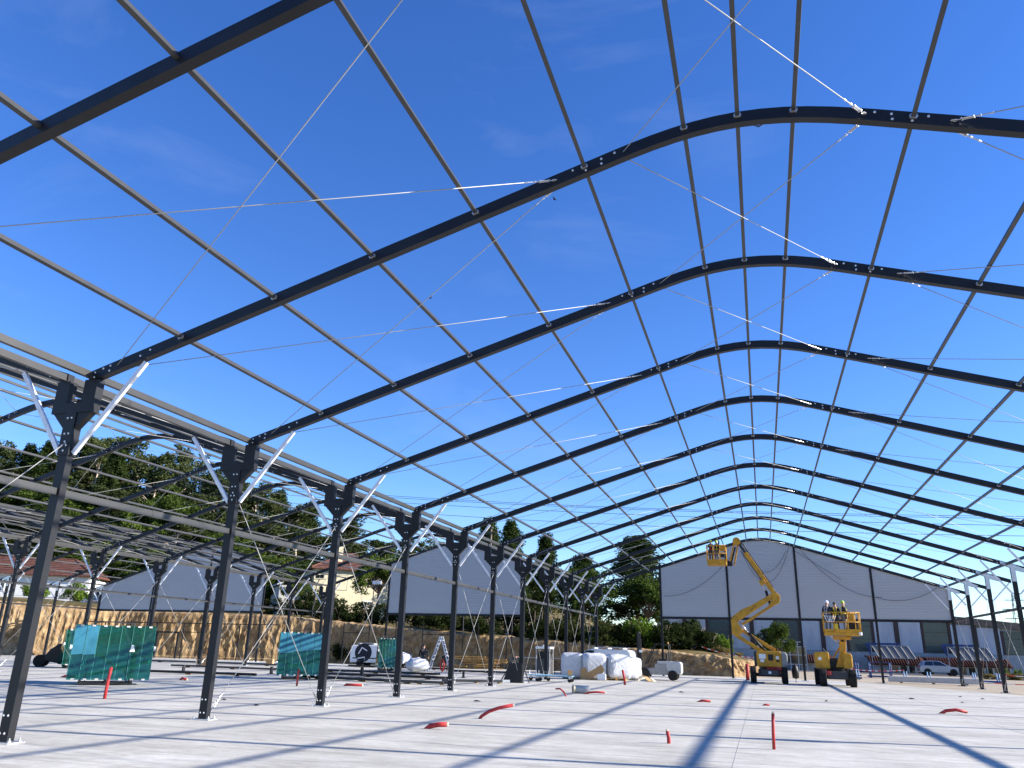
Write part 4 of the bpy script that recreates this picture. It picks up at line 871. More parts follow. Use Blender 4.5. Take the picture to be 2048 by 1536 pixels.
# silver hatchback
CAR = thing('car', 'silver hatchback parked on the road by the factory', 'car', (29.1, 84.2, .05), .02)
def carbody():
    a = 1.9; low = [(-a, .35), (-a-.03, .62), (-a+.05, .88), (-a+.25, .96), (a*.42, .93), (a*.80, .80), (a-.02, .62), (a, .42), (a-.08, .28), (-a+.06, .28)]
    m = MB(); m.prism(low, -.80, .80); b = m.obj('body', 'silverpaint', CAR, bevel=.09)
    up_ = [(-a+.10, .93), (-a+.42, 1.36), (-.6, 1.43), (.05, 1.40), (.95, .92)]
    m = MB(); k = len(up_); yb, yt = .76, .58
    def yy(z): return yb+(yt-yb)*(z-.92)/.5
    m.v = [(u, -yy(w), w) for u, w in up_]+[(u, yy(w), w) for u, w in up_]; m.f = [tuple(range(k)), tuple(range(2*k-1, k-1, -1))]+[(i, i+k, (i+1) % k+k, (i+1) % k) for i in range(k)]
    c = m.obj('cabin', 'silverpaint', CAR, bevel=.04)
    for sy in (-1, 1):
        for pts in ([(-1.42, .96), (-1.28, 1.33), (-.62, 1.38), (-.58, .96)], [(-.52, .96), (-.54, 1.38), (.02, 1.35), (.72, .96)]):
            w = MB(); w.v = [(u, sy*(yy(z)+.006), z) for u, z in pts]+[(u, sy*(yy(z)-.02), z) for u, z in pts]; w.f = [(0, 1, 2, 3), (7, 6, 5, 4), (0, 4, 5, 1), (1, 5, 6, 2), (2, 6, 7, 3), (3, 7, 4, 0)]; w.obj('side_window', 'winglass', c)
        for wx in (-1.18, 1.22): wheel(CAR, (wx, sy*.72, .29), .29, .19, 'lightgrey', False, 'y')
        MB().lathe([(.02, 0), (.36, 0), (.36, .02*sy), (.02, .02*sy)], 18, (-1.18, sy*.79, .33), 'y').obj('wheel_arch', 'black', b); MB().lathe([(.02, 0), (.36, 0), (.36, .02*sy), (.02, .02*sy)], 18, (1.22, sy*.79, .33), 'y').obj('wheel_arch', 'black', b)
        MB().bb(1.75, 1.86, sy*.6-.14, sy*.6+.12, .62, .74).obj('headlight', 'whitepaint', b); MB().bb(-1.93, -1.86, sy*.62-.12, sy*.62+.1, .72, .9).obj('tail_light', 'red', b); MB().bb(.62, .74, sy*.8, sy*.95, .93, 1.05).obj('mirror', 'silverpaint', CAR)
    w = MB(); w.v = [(.12, -.55, 1.395), (.12, .55, 1.395), (.90, .70, .965), (.90, -.70, .965), (.09, -.55, 1.37), (.09, .55, 1.37), (.87, .70, .945), (.87, -.70, .945)]; w.f = [(0, 1, 2, 3), (7, 6, 5, 4), (0, 4, 5, 1), (1, 5, 6, 2), (2, 6, 7, 3), (3, 7, 4, 0)]; w.obj('windscreen', 'winglass', c)
carbody()
# forklift
FK = thing('forklift', 'old grey forklift with raised dark mast beside the wrapped bags', 'forklift', (5.55, 41.3, 0), .0)
for x_, y_, r_ in ((-.85, -.5, .36), (-.85, .5, .36), (.92, -.48, .30), (.92, .48, .30)): wheel(FK, (x_, y_, r_), r_, .24, 'darkgrey', False, 'y')
m = MB(); m.prism([(-.75, .32), (.95, .32), (.95, .62), (.62, .62), (.55, .98), (-.15, .98), (-.2, .7), (-.75, .68)], -.48, .48); m.obj('chassis', 'grey', FK, bevel=.03)
m = MB(); m.prism([(.55, .62), (1.38, .34), (1.46, .5), (1.46, 1.0), (1.36, 1.1), (.55, 1.12)], -.52, .52); m.obj('counterweight', 'lightgrey', FK, bevel=.05)
m = MB(); m.prism([(-.02, .72), (.62, .72), (.62, 1.12), (.0, 1.12)], -.46, .46); m.obj('engine_cover', 'lightgrey', FK, bevel=.03); MB().bb(.05, .55, -.3, .3, 1.12, 1.24).obj('seat', 'black', FK, bevel=.04); MB().bb(.5, .6, -.28, .28, 1.2, 1.6).obj('seat_back', 'black', FK, bevel=.03)
m = MB(); m.tube([(.78, -.45, 1.08), (.70, -.45, 2.12), (-.12, -.45, 2.14), (-.75, -.45, .95)], .035, 6); m.tube([(.78, .45, 1.08), (.70, .45, 2.12), (-.12, .45, 2.14), (-.75, .45, .95)], .035, 6)
for k in range(6): m.bb(-.12+k*.16, -.08+k*.16, -.45, .45, 2.11, 2.15)
m.obj('overhead_guard', 'black', FK); MB().lathe([(.05, 2.15), (.05, 2.24), (.02, 2.26)], 10, (.68, -.4, 0)).obj('beacon', 'timber', FK)
m = MB()
for sy in (-.32, .32): m.bb(-1.25, -1.12, sy-.06, sy+.06, .1, 2.80); m.bb(-1.18, -1.06, sy-.05+.1*(-1 if sy > 0 else 1), sy+.05+.1*(-1 if sy > 0 else 1), .12, 2.4)
for z in (.35, 1.4, 2.3, 2.76): m.bb(-1.24, -1.13, -.32, .32, z, z+.08)
m.obj('mast', 'black', FK); m = MB(); m.bb(-1.34, -1.27, -.5, .5, .35, .95)
for sy in (-.25, .25): m.bb(-2.3, -1.30, sy-.06, sy+.06, .08, .12); m.bb(-1.36, -1.30, sy-.06, sy+.06, .1, .9)
m.obj('fork_carriage', 'black', FK); MB().tube([(-.45, -.1, 1.0), (-.28, -.1, 1.35)], .02, 6).obj('steering_column', 'black', FK); MB().bb(-1.1, -.9, -.53, -.5, 1.6, 1.75).obj('sticker', 'whitepaint', FK)

# ------------------------------------------------------------------ wrapped bulk bags, cardboard and rubbish
def lump(name, label, cat, x, y, sx, sy, sz, m_, seed, wr=.075, group=None, p=5.0, n=26, z0=0.0):
    b = MB(); rn = 20; K = 30
    for i in range(rn+1):
        v = -math.pi/2+math.pi*i/rn
        for j in range(K):
            u = 2*math.pi*j/K; c, s_ = math.cos(u), math.sin(u); cv, sv = math.cos(v), math.sin(v)
            f_ = lambda t: math.copysign(abs(t)**(2/p), t)
            q = Vector((f_(c)*f_(cv), f_(s_)*f_(cv), f_(sv))); w_ = 1+wr*noise.noise(q*1.8+Vector((seed, 0, 0)))+wr*.8*noise.noise(q*4.5+Vector((0, seed, 0)))+wr*.22*abs(noise.noise(q*9+Vector((0, seed, 2))))
            b.v.append((q.x*sx/2*w_, q.y*sy/2*w_, sz/2+q.z*sz/2*w_))
    b.f = [(i*K+j, i*K+(j+1) % K, (i+1)*K+(j+1) % K, (i+1)*K+j) for i in range(rn) for j in range(K)]
    o = b.obj(name, m_, None, True, loc=(x, y, z0), rz=seed*.13); 
    o2 = b.v; mn = min(q[2] for q in b.v); o.location.z = z0-mn-.0
    return tag(o, label, cat, group)
lump('bulk_bag', 'white wrapped bulk bag at the left end of the row of three', 'bag', .78, 38.1, 1.35, 1.3, 1.45, 'whiteplastic', 1.3)
lump('bulk_bag', 'white wrapped bulk bag behind the torn cardboard sheet', 'bag', 2.12, 38.0, 1.45, 1.3, 1.45, 'whiteplastic', 2.7)
lump('bulk_bag', 'white bulk bag with hanging loop at the right end of the row', 'bag', 3.45, 38.5, 1.4, 1.3, 1.42, 'whiteplastic', 4.1); lump('bulk_bag', 'white bulk bag half hidden behind the bag with the loop', 'bag', 4.05, 39.6, 1.1, 1.2, 1.3, 'whiteplastic', 5.5)
for x_ in (.78, 2.12, 3.45):
    T = thing('pallet', 'low wooden pallet under a white bulk bag', 'pallet', (x_+.02, 38.2, 0), 0, 'pallets under the bulk bags')
    for k in range(5): MB().bb(-.55, .55, -.5+k*.22, -.38+k*.22, .10, .125).obj('slat', 'timber', T)
    for k in (-.5, 0, .5): MB().bb(k-.05, k+.05, -.5, .5, .0, .10).obj('bearer', 'timber', T)
m = MB(); V = [(1.55, 36.95, .02), (1.5, 37.02, .55), (1.75, 36.98, .72), (2.0, 36.9, .42), (2.35, 36.9, .62), (2.75, 36.95, .88), (2.98, 36.95, .58), (2.85, 36.92, .40), (2.45, 36.88, .30), (2.2, 36.9, .05)]; k = len(V); m.v = V+[(a, b+.02, c) for a, b, c in V]; m.f = [tuple(range(k)), tuple(range(2*k-1, k-1, -1))]+[(i, i+k, (i+1) % k+k, (i+1) % k) for i in range(k)]
tag(m.obj('cardboard_sheet', 'cardboard'), 'torn brown cardboard sheet leaning on the middle bulk bag', 'cardboard')
tag(MB().bb(2.55, 3.0, 36.85, 37.2, .04, .36).obj('white_box', 'whitepaint', bevel=.01), 'small pale box below the torn cardboard', 'box')
m = MB(); m.tube([(3.25, 37.68, 1.15), (3.22, 37.62, .8), (3.38, 37.6, .6), (3.5, 37.62, .85), (3.5, 37.68, 1.12)], .035, 6); tag(m.obj('bag_loop', 'whiteplastic', None, True), 'white lifting loop hanging on the right bulk bag', 'loop')
for i, (x_, y_, s_, ro) in enumerate(((4.95, 38.2, .5, .3), (5.25, 38.6, .42, .8), (5.55, 38.3, .45, 1.4), (5.0, 38.9, .5, .1))):
    m = MB(); m.add([(-s_/2, -s_/3, .0), (s_/2, -s_/3, .02), (s_*.4, s_/3, .45*s_), (-s_*.4, s_/3, s_*.7), (-s_/2, -s_/3+.02, -.0), (s_/2, -s_/3+.02, .0), (s_*.4, s_/3+.02, .43*s_), (-s_*.4, s_/3+.02, s_*.68)], [(0, 1, 2, 3), (7, 6, 5, 4), (0, 4, 5, 1), (1, 5, 6, 2), (2, 6, 7, 3), (3, 7, 4, 0)])
    tag(m.obj('cardboard_scrap', 'cardboard' if i % 2 else 'pvc', None, loc=(x_, y_, .005), rz=ro), 'crumpled cardboard scrap on the slab in front of the forklift', 'cardboard', 'cardboard scraps by the forklift')
lump('plastic_bag', 'heap of clear plastic sheeting on the slab by the ladder', 'plastic sheet', -10.2, 40.0, 1.55, 1.2, .82, 'whiteplastic', 8.3, .16, p=2.3)
# trolleys
def trolley(label, x, y, rz, L=1.7):
    T = thing('trolley', label, 'trolley', (x, y, 0), rz); MB().bb(-L/2, L/2, -.35, .35, .28, .33).obj('deck', 'hardwareblue', T)
    for sx in (-1, 1):
        for sy in (-1, 1):
            w = put('castor', None, T, (sx*(L/2-.12), sy*.3, .11)); MB().lathe([(.02, -.03), (.11, -.03), (.11, .03), (.02, .03)], 14, (0, 0, 0), 'y').obj('tyre', 'rubber', w); MB().bb(-.05, .05, -.045, .045, .05, .18).obj('fork', 'galv', w)
    m = MB(); m.tube([(-L/2+.05, -.3, .33), (-L/2+.05, -.3, .55)], .015, 6); m.tube([(-L/2+.05, .3, .33), (-L/2+.05, .3, .55)], .015, 6); m.obj('handle', 'galv', T); return T
trolley('flat wheeled trolley in front of the left bulk bag', 1.05, 32.6, .02, 2.0); trolley('flat wheeled trolley nearer the leaning black panel', .0, 33.4, .25, 1.2)
tag(MB().bb(-.12, .12, -.1, .1, 0, .28).obj('small_carton', 'cardboard', None, loc=(1.9, 32.6, .335), rz=.3), 'small carton sitting on the end of the trolley', 'carton')
# leaning black panel stack
T = thing('panel_stack', 'stack of black panels leaning against a valley column', 'panel stack', (-.35, 29.6, 0))
for k in range(3): m = MB(); m.prism([(-.55+.04*k, 0.0), (.48, 0.0), (.50, .98-.05*k), (-.18+.05*k, .93-.04*k)], -.14+.09*k, -.08+.09*k); m.obj('panel', 'black', T)
m = MB(); m.beam((-.75, .1, 0), (-.15, .16, 1.0), .05, .05); m.beam((.75, .3, 0), (.4, .2, .9), .05, .05); m.obj('strut', 'darkgrey', T)
# portable toilet sized cabin / control unit
T = thing('site_cabin', 'narrow grey site cabin with white roof behind the trolleys', 'cabin', (-2.35, 43.4, 0)); MB().bb(-.48, .48, -.48, .48, .1, 1.0).obj('lower_panel', 'darkgrey', T)
for sx in (-.46, .46):
    for sy in (-.46, .46): MB().bb(sx-.03, sx+.03, sy-.03, sy+.03, 0, 1.66).obj('post', 'lightgrey', T)
MB().bb(-.4, .4, -.3, .4, 1.0, 1.5).obj('machine', 'black', T); MB().bb(-.53, .53, -.53, .53, 1.66, 1.80).obj('roof', 'whitepaint', T, bevel=.04); MB().bb(-.1, .1, -.1, .1, 1.8, 1.92).obj('roof_vent', 'whitepaint', T)
# mesh barrier
T = thing('site_barrier', 'low dark metal barrier across the back by the site cabin', 'barrier', (-2.6, 44.6, 0))
for k in range(10): MB().bb(-2.0+k*.44, -1.96+k*.44, -.02, .02, 0, 1.05).obj('bar', 'darkgrey', T)
MB().bb(-2.0, 2.0, -.025, .025, 1.03, 1.08).obj('rail', 'lightgrey', T); MB().bb(-2.0, 2.0, -.025, .025, .12, .16).obj('rail', 'darkgrey', T)
# ladder
T = thing('step_ladder', 'tall aluminium double ladder standing open in front of the bank', 'ladder', (-9.95, 43.4, 0), .05)
for sg in (-1, 1):
    fl = put('ladder_side', None, T); 
    for sy in (-.22, .22): MB().beam((sg*.82, sy*1.15, 0), (sg*.03, sy, 2.32), .07, .035, (0, 1, 0)).obj('rail', 'alu', fl)
    for k in range(1, 9): t = k/9; MB().tube([(sg*(.82-.79*t), -.24, 2.32*t), (sg*(.82-.79*t), .24, 2.32*t)], .02, 6).obj('rung', 'alu', fl)
# timber pallets pile
T = thing('timber_pile', 'pile of yellow timber boards and pallets at the foot of the bank', 'timber pile', (-10.2, 52.0, 0), .05); rr = random.Random(5)
for k in range(46):
    L = rr.uniform(.8, 2.2); z = .06+(k//8)*.17; MB().box((rr.uniform(-1.5, 1.5), rr.uniform(-.5, .5), z), (L, .12, .07), Matrix.Rotation(rr.uniform(-.25, .25), 3, 'Z') @ Matrix.Rotation(rr.uniform(-.08, .08), 3, 'Y')).obj('board', 'timber', T)
# boxes on the slab
for x_, y_, s_, lb in ((-24.4, 36.6, (.75, .6, .55), 'tan carton with red straps by the left columns'), (-23.7, 43.4, (.5, .4, .42), 'small tan carton beyond the second column')):
    T = thing('carton', lb, 'carton', (x_, y_, 0), .2); MB().bb(-s_[0]/2, s_[0]/2, -s_[1]/2, s_[1]/2, 0.002, s_[2]).obj('box', 'cardboard', T, bevel=.01); MB().bb(-s_[0]/2-.004, s_[0]/2+.004, -.03, .03, 0.004, s_[2]+.004).obj('strap', 'red' if s_[0] > .6 else 'pvc', T)
# galvanised/dark profile stacks lying on the slab
def profiles(label, x, y, rz, L, n, lay, m_='steel', w=.11, cat='profile stack', z0=.05):
    T = thing('profile_stack', label, cat, (x, y, 0), rz); rn = random.Random(int(x*10+y*7))
    for k in (-.38, 0, .38): MB().bb(L*k-.05, L*k+.05, -n*w*.6, n*w*.6, 0.002, z0).obj('bearer', 'timber', T)
    for l in range(lay):
        for k in range(n):
            o = rn.uniform(-.25, .25); MB().bb(-L/2+o, L/2+o, (k-n/2)*w*1.12, (k-n/2)*w*1.12+w, z0+l*w*1.02, z0+l*w*1.02+w).obj('profile', m_ if rn.random() < .75 else 'purlin', T)
    return T
profiles('low stack of dark beams on the slab between the second and third columns', -6.3, 24.6, -.12, 6.5, 4, 1); profiles('long dark beams lying behind the glass pack with painted sky reflection', -8.5, 29.5, .05, 9, 5, 1)
profiles('dark beams beside the largest glass pack', -16.0, 24.5, .12, 7, 3, 1); profiles('dark beams lying far back below the left gable', -19.5, 33, -.04, 9, 3, 1); profiles('short dark beam stack left of the fourth column', -3.2, 24.2, .1, 2.8, 3, 1, 'purlin'); profiles('light grey profiles beside the fifth column', -1.6, 27.5, .55, 3.0, 3, 1, 'galv', .12)
profiles('dark beam bundle far back by the timber pile', -14.5, 46.0, .02, 8, 3, 1); profiles('long dark beams at the back under the left hall', -27, 41, .03, 12, 3, 1); profiles('dark beams on the slab in front of the small glass pack', -10.5, 34.5, .02, 8, 4, 1); profiles('dark beams in the shade beside the site cabin', -6.2, 42.5, .0, 5, 3, 1)
for i, (x_, y_) in enumerate(((-6.6, 25.1), (-9.2, 30.2), (-13.8, 28.5), (-4.4, 33.2), (-17.5, 26.0))):
    T = thing('steel_bracket', 'dark upright steel bracket resting on the slab among the beams', 'bracket', (x_, y_, .24 if i < 2 else 0), i*.7, 'steel brackets among the beams'); MB().bb(-.2, .2, -.1, .1, 0.003, .03).obj('foot_plate', 'steel', T); MB().prism([(-.06, .03), (.08, .03), (.05, .38), (-.05, .38)], -.06, .06).obj('upright', 'steel', T)
# wrapped long bundle near the right columns
T = thing('wrapped_bundle', 'long grey plastic wrapped bundle of profiles by the right columns', 'bundle', (22.9, 52.3, 0), -.06); o = MB().bb(-2.8, 2.8, -.3, .3, .10, .46).obj('wrapped_profiles', 'lightgrey', T, bevel=.03)
for k in (-2.7, -.9, 1.0, 2.6): MB().bb(k-.02, k+.02, -.31, .31, .09, .47).obj('strap', 'whiteplastic', o)
for k in (-2, 0, 2): MB().bb(k-.06, k+.06, -.32, .32, 0, .10).obj('bearer', 'timber', T)
# wheeled black machine at far left
T = thing('compressor', 'black wheeled compressor tipped beside the far left glass pack', 'compressor', (-27.0, 26.6, 0), .5); wheel(T, (-.55, -.3, .33), .33, .2, 'darkgrey', False, 'y'); wheel(T, (-.55, .3, .33), .33, .2, 'darkgrey', False, 'y')
m = MB(); m.prism([(-.5, .35), (.5, .2), (.8, .6), (.75, 1.1), (.35, 1.3), (-.1, .95)], -.4, .4); m.obj('body', 'black', T, bevel=.08); MB().tube([(.5, -.2, 1.1), (.75, -.2, 1.35), (1.0, -.2, 1.3)], .03, 6).obj('handle', 'black', T, True)
# red conduits standing out of the slab
def conduit(label, pts, r=.055, m_='red', tip=None):
    base = Vector(pts[0]); T = thing('red_conduit', label, 'conduit', tuple(base)); MB().tube([tuple(Vector(p)-base) for p in pts], r, 10).obj('tube', m_, T, True)
    e = Vector(pts[-1])-base; d = (Vector(pts[-1])-Vector(pts[-2])).normalized(); MB().tube([tuple(e-d*.01), tuple(e+d*.03)], r*.8, 10).obj('end_plug', tip or 'pvc', T)
    MB().lathe([(r*1.2, .002), (r*1.9, .004), (r*1.7, .02), (r*1.1, .025)], 10).obj('grout_collar', 'darkgrey', T)
conduit('straight upright red conduit in front of the largest glass pack', [(-6.26, 8.68, -.05), (-6.25, 8.68, .4), (-6.2, 8.66, .83)], .045, tip='red')
conduit('upright conduit with green wire in front of the glass pack with painted sky reflection', [(-6.25, 18.84, -.05), (-6.24, 18.84, .4), (-6.2, 18.8, .66)], .04, tip='green')
conduit('long curved red conduit rising from the slab in the open middle', [(5.05, 8.84, -.03), (5.12, 8.84, .06), (5.3, 8.85, .17), (5.55, 8.87, .26), (5.9, 8.9, .34)], .04)
conduit('red conduit bent flat along the slab nearest the camera', [(4.88, 5.86, -.03), (4.98, 5.86, .05), (5.15, 5.88, .085), (5.35, 5.9, .10)], .05)
conduit('short upright red conduit stub at the front', [(10.02, 5.73, -.05), (10.02, 5.73, .1), (10.0, 5.72, .22)], .035)
conduit('tall thin upright red conduit at the front right', [(11.95, 5.76, -.05), (11.96, 5.76, .3), (11.98, 5.75, .62)], .03)
conduit('curved red conduit lying low at the far right', [(17.22, 19.28, -.02), (17.4, 19.28, .09), (17.7, 19.3, .13), (18.0, 19.3, .08)], .05)
conduit('red conduit with green end near the pipe offcut', [(4.73, 19.7, -.03), (4.62, 19.75, .14), (4.45, 19.8, .26), (4.3, 19.8, .25)], .03, tip='green')
conduit('upright red conduit in front of the right bulk bag', [(4.93, 32.04, -.05), (4.9, 32.04, .35), (4.82, 32.04, .72)], .06)
conduit('low red conduit beside the pipe offcut', [(4.95, 21.9, -.02), (5.1, 21.9, .06), (5.4, 21.95, .09), (5.75, 21.95, .08)], .04); conduit('low dark red conduit left of the shadow stripe', [(9.5, 19.9, -.02), (9.65, 19.9, .05), (9.95, 19.9, .04)], .04); conduit('short dark red conduit scrap between the two lifts', [(11.73, 19.42, -.02), (11.8, 19.42, .03), (11.95, 19.42, .03)], .03)
conduit('short red conduit right of the largest glass pack', [(-12.4, 19.46, -.02), (-12.3, 19.46, .08), (-12.0, 19.4, .03)], .05); conduit('red conduit lying left of the largest glass pack', [(-17.2, 17.8, -.02), (-17.0, 17.8, .05), (-16.4, 17.8, .05)], .05); conduit('red conduit lying on the slab behind the third column', [(-4.9, 20.3, -.02), (-4.8, 20.3, .06), (-4.1, 20.35, .06)], .05)
conduit('red duct coil end leaning by the plastic sheet heap', [(-9.3, 42.2, -.02), (-9.15, 42.2, .45), (-9.3, 42.2, .85), (-9.5, 42.2, .5), (-9.35, 42.2, .1)], .05); conduit('upright red conduit at the slab edge beside the raised boom lift', [(10.75, 47.5, -.05), (10.75, 47.5, .5), (10.76, 47.5, 1.0)], .12, tip='red')
# cut pipe
m = MB(); n = 20
prof = [(.125, 0), (.155, 0), (.155, .55), (.13, .56), (.125, .5)]
T = thing('pipe_offcut', 'short cream and grey pipe offcut lying on the slab', 'pipe', (4.75, 22.2, .155), .35); o = MB(); o.lathe([(.135, -.32), (.155, -.32), (.155, .32), (.135, .32)], 20, (0, 0, 0), 'x'); o.f = o.f[:-2]; o.obj('pipe', 'pvcgrey', T, True); o = MB(); o.lathe([(.13, -.36), (.17, -.36), (.17, -.26), (.13, -.26)], 20, (0, 0, 0), 'x'); o.f = o.f[:-2]; o.obj('socket', 'pvc', T, True); MB().lathe([(.01, 0), (.13, 0), (.13, .01), (.01, .01)], 20, (.1, 0, 0), 'x').obj('inner_plug', 'bark', T)
# debris scraps
for i, (x_, y_) in enumerate(((17.9, 29.0), (19.5, 27.2), (21.2, 31.5), (22.9, 31.0), (20.6, 33.0), (14.1, 24.0), (8.3, 26.5), (2.9, 14.8), (-1.5, 9.1), (-3.5, 10.4))):
    m = MB(); m.add([(-.12, -.03, .004), (.1, -.05, .004), (.14, .03, .01), (-.1, .04, .03), (0, 0, .05)], [(0, 1, 4), (1, 2, 4), (2, 3, 4), (3, 0, 4), (3, 2, 1, 0)]); tag(m.obj('debris_scrap', ('black', 'bark', 'bluepaint')[0 if i != 3 else 2], None, loc=(x_, y_, 0), rz=i), 'small dark scrap of debris lying on the slab', 'debris', 'scraps on the slab')

# ------------------------------------------------------------------ workers on the slab
person('person', 'worker in dark clothes standing with his back turned by the plastic heap', (-10.75, 42.2, 0), math.pi, dict(el=(-.30, 0, 1.15), wl=(-.34, -.06, .92), er=(.30, 0, 1.15), wr=(.34, -.04, .92)), 'navy', 'trousers', None)
bend = dict(pel=(0, .1, .88), wai=(0, .0, .98), che=(0, -.22, 1.06), nec=(0, -.38, 1.06), hb=(0, -.46, 1.02), ht=(0, -.57, .96), sl=(-.18, -.30, 1.04), sr=(.18, -.30, 1.04), el=(-.2, -.38, .78), er=(.2, -.38, .78), wl=(-.15, -.45, .52), wr=(.15, -.45, .52), hl=(-.1, .1, .86), hr=(.1, .1, .86), kl=(-.13, .02, .46), kr=(.13, .02, .46))
person('person', 'worker bending forward under the open ladder', (-9.75, 44.0, 0), .2, bend, 'navy', 'trousers', None); person('person', 'worker bending over beside the leaning black panels', (-5.2, 45.5, 0), 1.3, bend, 'navy', 'workgrey', None)

# ------------------------------------------------------------------ back wall framing along the bank
T = thing('wall_frame', 'dark post and rail wall framing with a door frame along the left back edge', 'wall frame', (-42, 52.2, 0))
for k in range(9): MB().bb(-15+k*3.0-.04, -15+k*3.0+.04, -.04, .04, 0, 3.05).obj('post', 'steel', T)
MB().bb(-15.5, 13, -.03, .03, 3.05, 3.13).obj('rail', 'steel', T); MB().bb(1.0, 5, -.025, .025, 2.28, 2.34).obj('rail', 'steel', T)
df = MB(); df.bb(.1, .25, -.06, .06, 0, 2.2); df.bb(2.4, 2.55, -.06, .06, 0, 2.2); df.bb(.1, 2.55, -.06, .06, 2.2, 2.34); df.obj('door_frame', 'steel', T)
T = thing('wall_frame', 'row of thin dark posts with rails in front of the brown bank', 'wall frame', (-16, 53.4, 0))
for k in range(7): MB().bb(-7.2+k*2.5-.035, -7.2+k*2.5+.035, -.035, .035, 0, 3.4+.1*(k % 3)).obj('post', 'steel', T)
for a, b in ((0, 1), (3, 4)): MB().bb(-7.2+a*2.5, -7.2+b*2.5, -.025, .025, 2.55, 2.61).obj('rail', 'steel', T)
# ------------------------------------------------------------------ flood light poles on the bank
for x_, y_, zt, face, lb in ((-14.0, 58.6, 7.9, 1, 'flood light pole with dark twin lamps before the middle gable'), (-9.3, 58.4, 7.1, 0, 'flood light pole with open twin frames right of the middle gable centre'), (-24.2, 60.5, 7.3, -1, 'flood light pole with white twin lamps beside the pale yellow house'), (-30.6, 60.5, 7.9, 1, 'flood light pole before the shaded side of the pale yellow house'), (-46.2, 56.5, 7.4, 1, 'flood light pole behind the left gable edge'), (-55.5, 55, 7.9, 1, 'flood light pole with dark twin lamps at the far left')):
    z0 = ground(x_, y_); T = thing('flood_light_pole', lb, 'light pole', (x_, y_, z0-.2)); h = zt-z0+.2
    MB().tube([(-.15, 0, 0), (-.15, 0, 1.2), (0, 0, 1.7), (0, 0, h-.75), (.28, 0, h-.15)], .05, 7).obj('pole', 'darkgrey', T, True); MB().bb(-.35, .95, -.05, .05, h-.18, h-.12).obj('crossbar', 'darkgrey', T)
    for k in (0, 1): l_ = MB().box((.05+k*.5, -.03, h+.12), (.42, .12, .34)).obj('lamp', 'black' if face > 0 else 'lightgrey', T); (MB().box((.05+k*.5, -.095, h+.12), (.34, .01, .26)).obj('lamp_glass', 'whitepaint' if face < 0 else ('bluepale' if face == 0 else 'black'), l_))
# utility pole and wires
UP = thing('utility_pole', 'wooden utility pole with insulators rising behind the middle gable', 'utility pole', (-22.2, 90, ground(-22.2, 90)-.3)); hz = 16.9-UP.location.z
MB().tube([(0, 0, 0), (0, 0, hz)], [.17, .11], 8).obj('pole', 'postwood', UP, True); MB().bb(-.7, .9, -.06, .06, hz-.5, hz-.38).obj('crossarm', 'postwood', UP)
for k in (-.6, .0, .8): MB().lathe([(.03, hz-.38), (.09, hz-.3), (.06, hz-.22), (.09, hz-.14), (.03, hz-.08)], 8, (k, 0, 0)).obj('insulator', 'darkgrey', UP)
MB().lathe([(.04, hz), (.28, hz+.02), (.28, hz+.22), (.04, hz+.3)], 10).obj('transformer_cap', 'darkgrey', UP)
for i, (p, q) in enumerate((((-80, 96, 26), (70, 80, 13.6)), ((-80, 96, 26.8), (70, 80, 14.5)), ((-80, 97, 27.4), (70, 81, 15.0)), ((-80, 97, 25.2), (70, 80, 13.0)))):
    tag(MB().tube(sag(p, q, 1.6+.2*i, 24), .028, 5).obj('power_line', 'darkgrey', None, True), 'thin power line crossing the sky behind the halls', 'power line', 'power lines across the sky')
PY = thing('pylon', 'lattice power pylon on the horizon at the far right', 'pylon', (81, 250, -2)); m = MB()
for sx in (-1, 1):
    for sy in (-1, 1): m.beam((sx*1.6, sy*1.6, 0), (sx*.3, sy*.3, 22), .15, .15)
for k in range(8):
    z = 2+k*2.5; w_ = 1.6-1.3*z/22
    m.beam((-w_, -w_, z), (w_, -w_, z+2.2), .08, .08); m.beam((w_, -w_, z), (-w_, -w_, z+2.2), .08, .08)
m.obj('lattice_mast', 'workgrey', PY)
for z, w_ in ((15, 3), (17.5, 3.4), (20, 2.4)): MB().beam((-w_, 0, z), (w_, 0, z), .2, .2).obj('crossarm', 'workgrey', PY)
# ------------------------------------------------------------------ barriers, stillages and tape on the right
def stillage(label, x, y, rz=0, tall=False):
    T = thing('blue_stillage', label, 'stillage', (x, y, 0), rz)
    MB().bb(-1.0, 1.0, -.5, .5, .08, .2).obj('base', 'bluepaint', T)
    for sx in (-.8, .8):
        for sy in (-.45, .45): MB().tube([(sx, sy, .0), (sx, sy, .75 if not tall else 1.3)], [.06, .04], 7).obj('post', 'bluepale' if not tall else 'bluepaint', T, True)
    if tall:
        for z in (.5, .9, 1.25): MB().bb(-.9, .9, -.48, -.42, z, z+.06).obj('rail', 'bluepaint', T)
stillage('low blue steel stillage with four posts behind the wrapped bundle', 22.6, 56.5, .05); stillage('low blue steel stillage behind the right columns', 27.9, 60, -.05); stillage('low blue steel stillage beside the lowered boom lift', 17.9, 58, .1)
stillage('tall blue rack with rails behind the gable post', 21.3, 66, .0, True); stillage('tall blue rack with rails beside the lowered boom lift', 18.8, 67, .1, True)
mat('tape', (.8, .78, .76), .5)
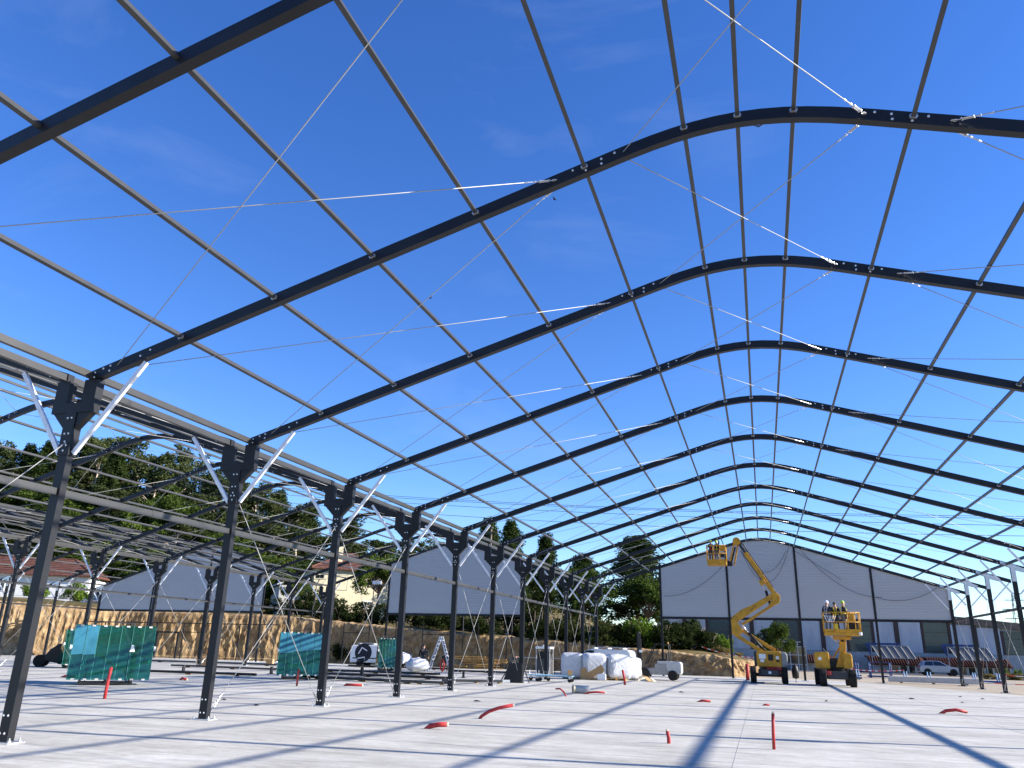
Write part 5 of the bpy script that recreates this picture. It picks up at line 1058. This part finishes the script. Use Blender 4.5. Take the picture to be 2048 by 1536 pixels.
def tapemat():
    m = MT['tape']; n = m.node_tree.nodes; l = m.node_tree.links; tc = n.new('ShaderNodeTexCoord'); w = n.new('ShaderNodeTexWave'); w.inputs['Scale'].default_value = 1.2; w.bands_direction = 'DIAGONAL'
    r = n.new('ShaderNodeValToRGB'); r.color_ramp.interpolation = 'CONSTANT'; r.color_ramp.elements[0].color = (.75, .06, .04, 1); r.color_ramp.elements[1].color = (.8, .8, .78, 1); r.color_ramp.elements[1].position = .5
    l.new(tc.outputs['Object'], w.inputs['Vector']); l.new(w.outputs['Fac'], r.inputs[0]); l.new(r.outputs[0], n['Principled BSDF'].inputs['Base Color'])
tapemat()
for p, q, lb in (((7.0, 59.2, 2.15), (11.3, 60.0, 1.4), 'red and white barrier tape sagging across the grassy slope'), ((17.0, 57, .95), (22.0, 58, .8), 'red and white barrier tape between the blue stillages'), ((28.5, 60, .7), (36, 56, .7), 'red and white barrier tape right of the last columns'), ((24.8, 53, .35), (31, 50, .4), 'red and white barrier tape low beside the slab edge')):
    m = MB(); P = sag(p, q, .18, 16)
    for k, a in enumerate(P): m.v += [tuple(a+Vector((0, 0, .028))), tuple(a-Vector((0, 0, .028))), tuple(a+Vector((0, .004, .028))), tuple(a+Vector((0, .004, -.028)))]
    for k in range(len(P)-1): b = k*4; m.f += [(b, b+1, b+5, b+4), (b+2, b+6, b+7, b+3), (b, b+4, b+6, b+2), (b+1, b+3, b+7, b+5)]
    tag(m.obj('barrier_tape', 'tape'), lb, 'barrier tape')
m = MB(); m.tube([(0, 0, 0), (0, 0, 1.2)], .03, 6); tag(m.obj('tape_stake', 'darkgrey', None, loc=(16.2, 56, 0)), 'thin stake beside the lowered boom lift', 'stake'); 
T = thing('hanging_jacket', 'dark jacket hung on a stake beside the raised boom lift', 'jacket', (13.75, 45.2, 0)); MB().tube([(0, 0, 0), (.02, 0, 1.15)], .025, 6).obj('stake', 'postwood', T); m = MB(); m.lathe([(.05, .25), (.2, .3), (.23, .7), (.16, 1.0), (.05, 1.12)], 10); m.obj('cloth', 'black', T, True)
# small birds in the sky
for x_, y_, z_ in ((7.6, 6, 12.6), (2.5, 10, 12.2), (12.6, 4, 12.4)):
    m = MB(); m.add([(-.12, 0, .04), (0, .04, 0), (.12, 0, .05), (0, -.03, 0), (0, .0, -.02)], [(0, 1, 4), (1, 2, 4), (2, 3, 4), (3, 0, 4), (0, 3, 1), (1, 3, 2)]); tag(m.obj('bird', 'black', None, loc=(x_, y_, z_), rz=x_), 'tiny dark bird flying above the roof frame', 'bird', 'birds above the frame')
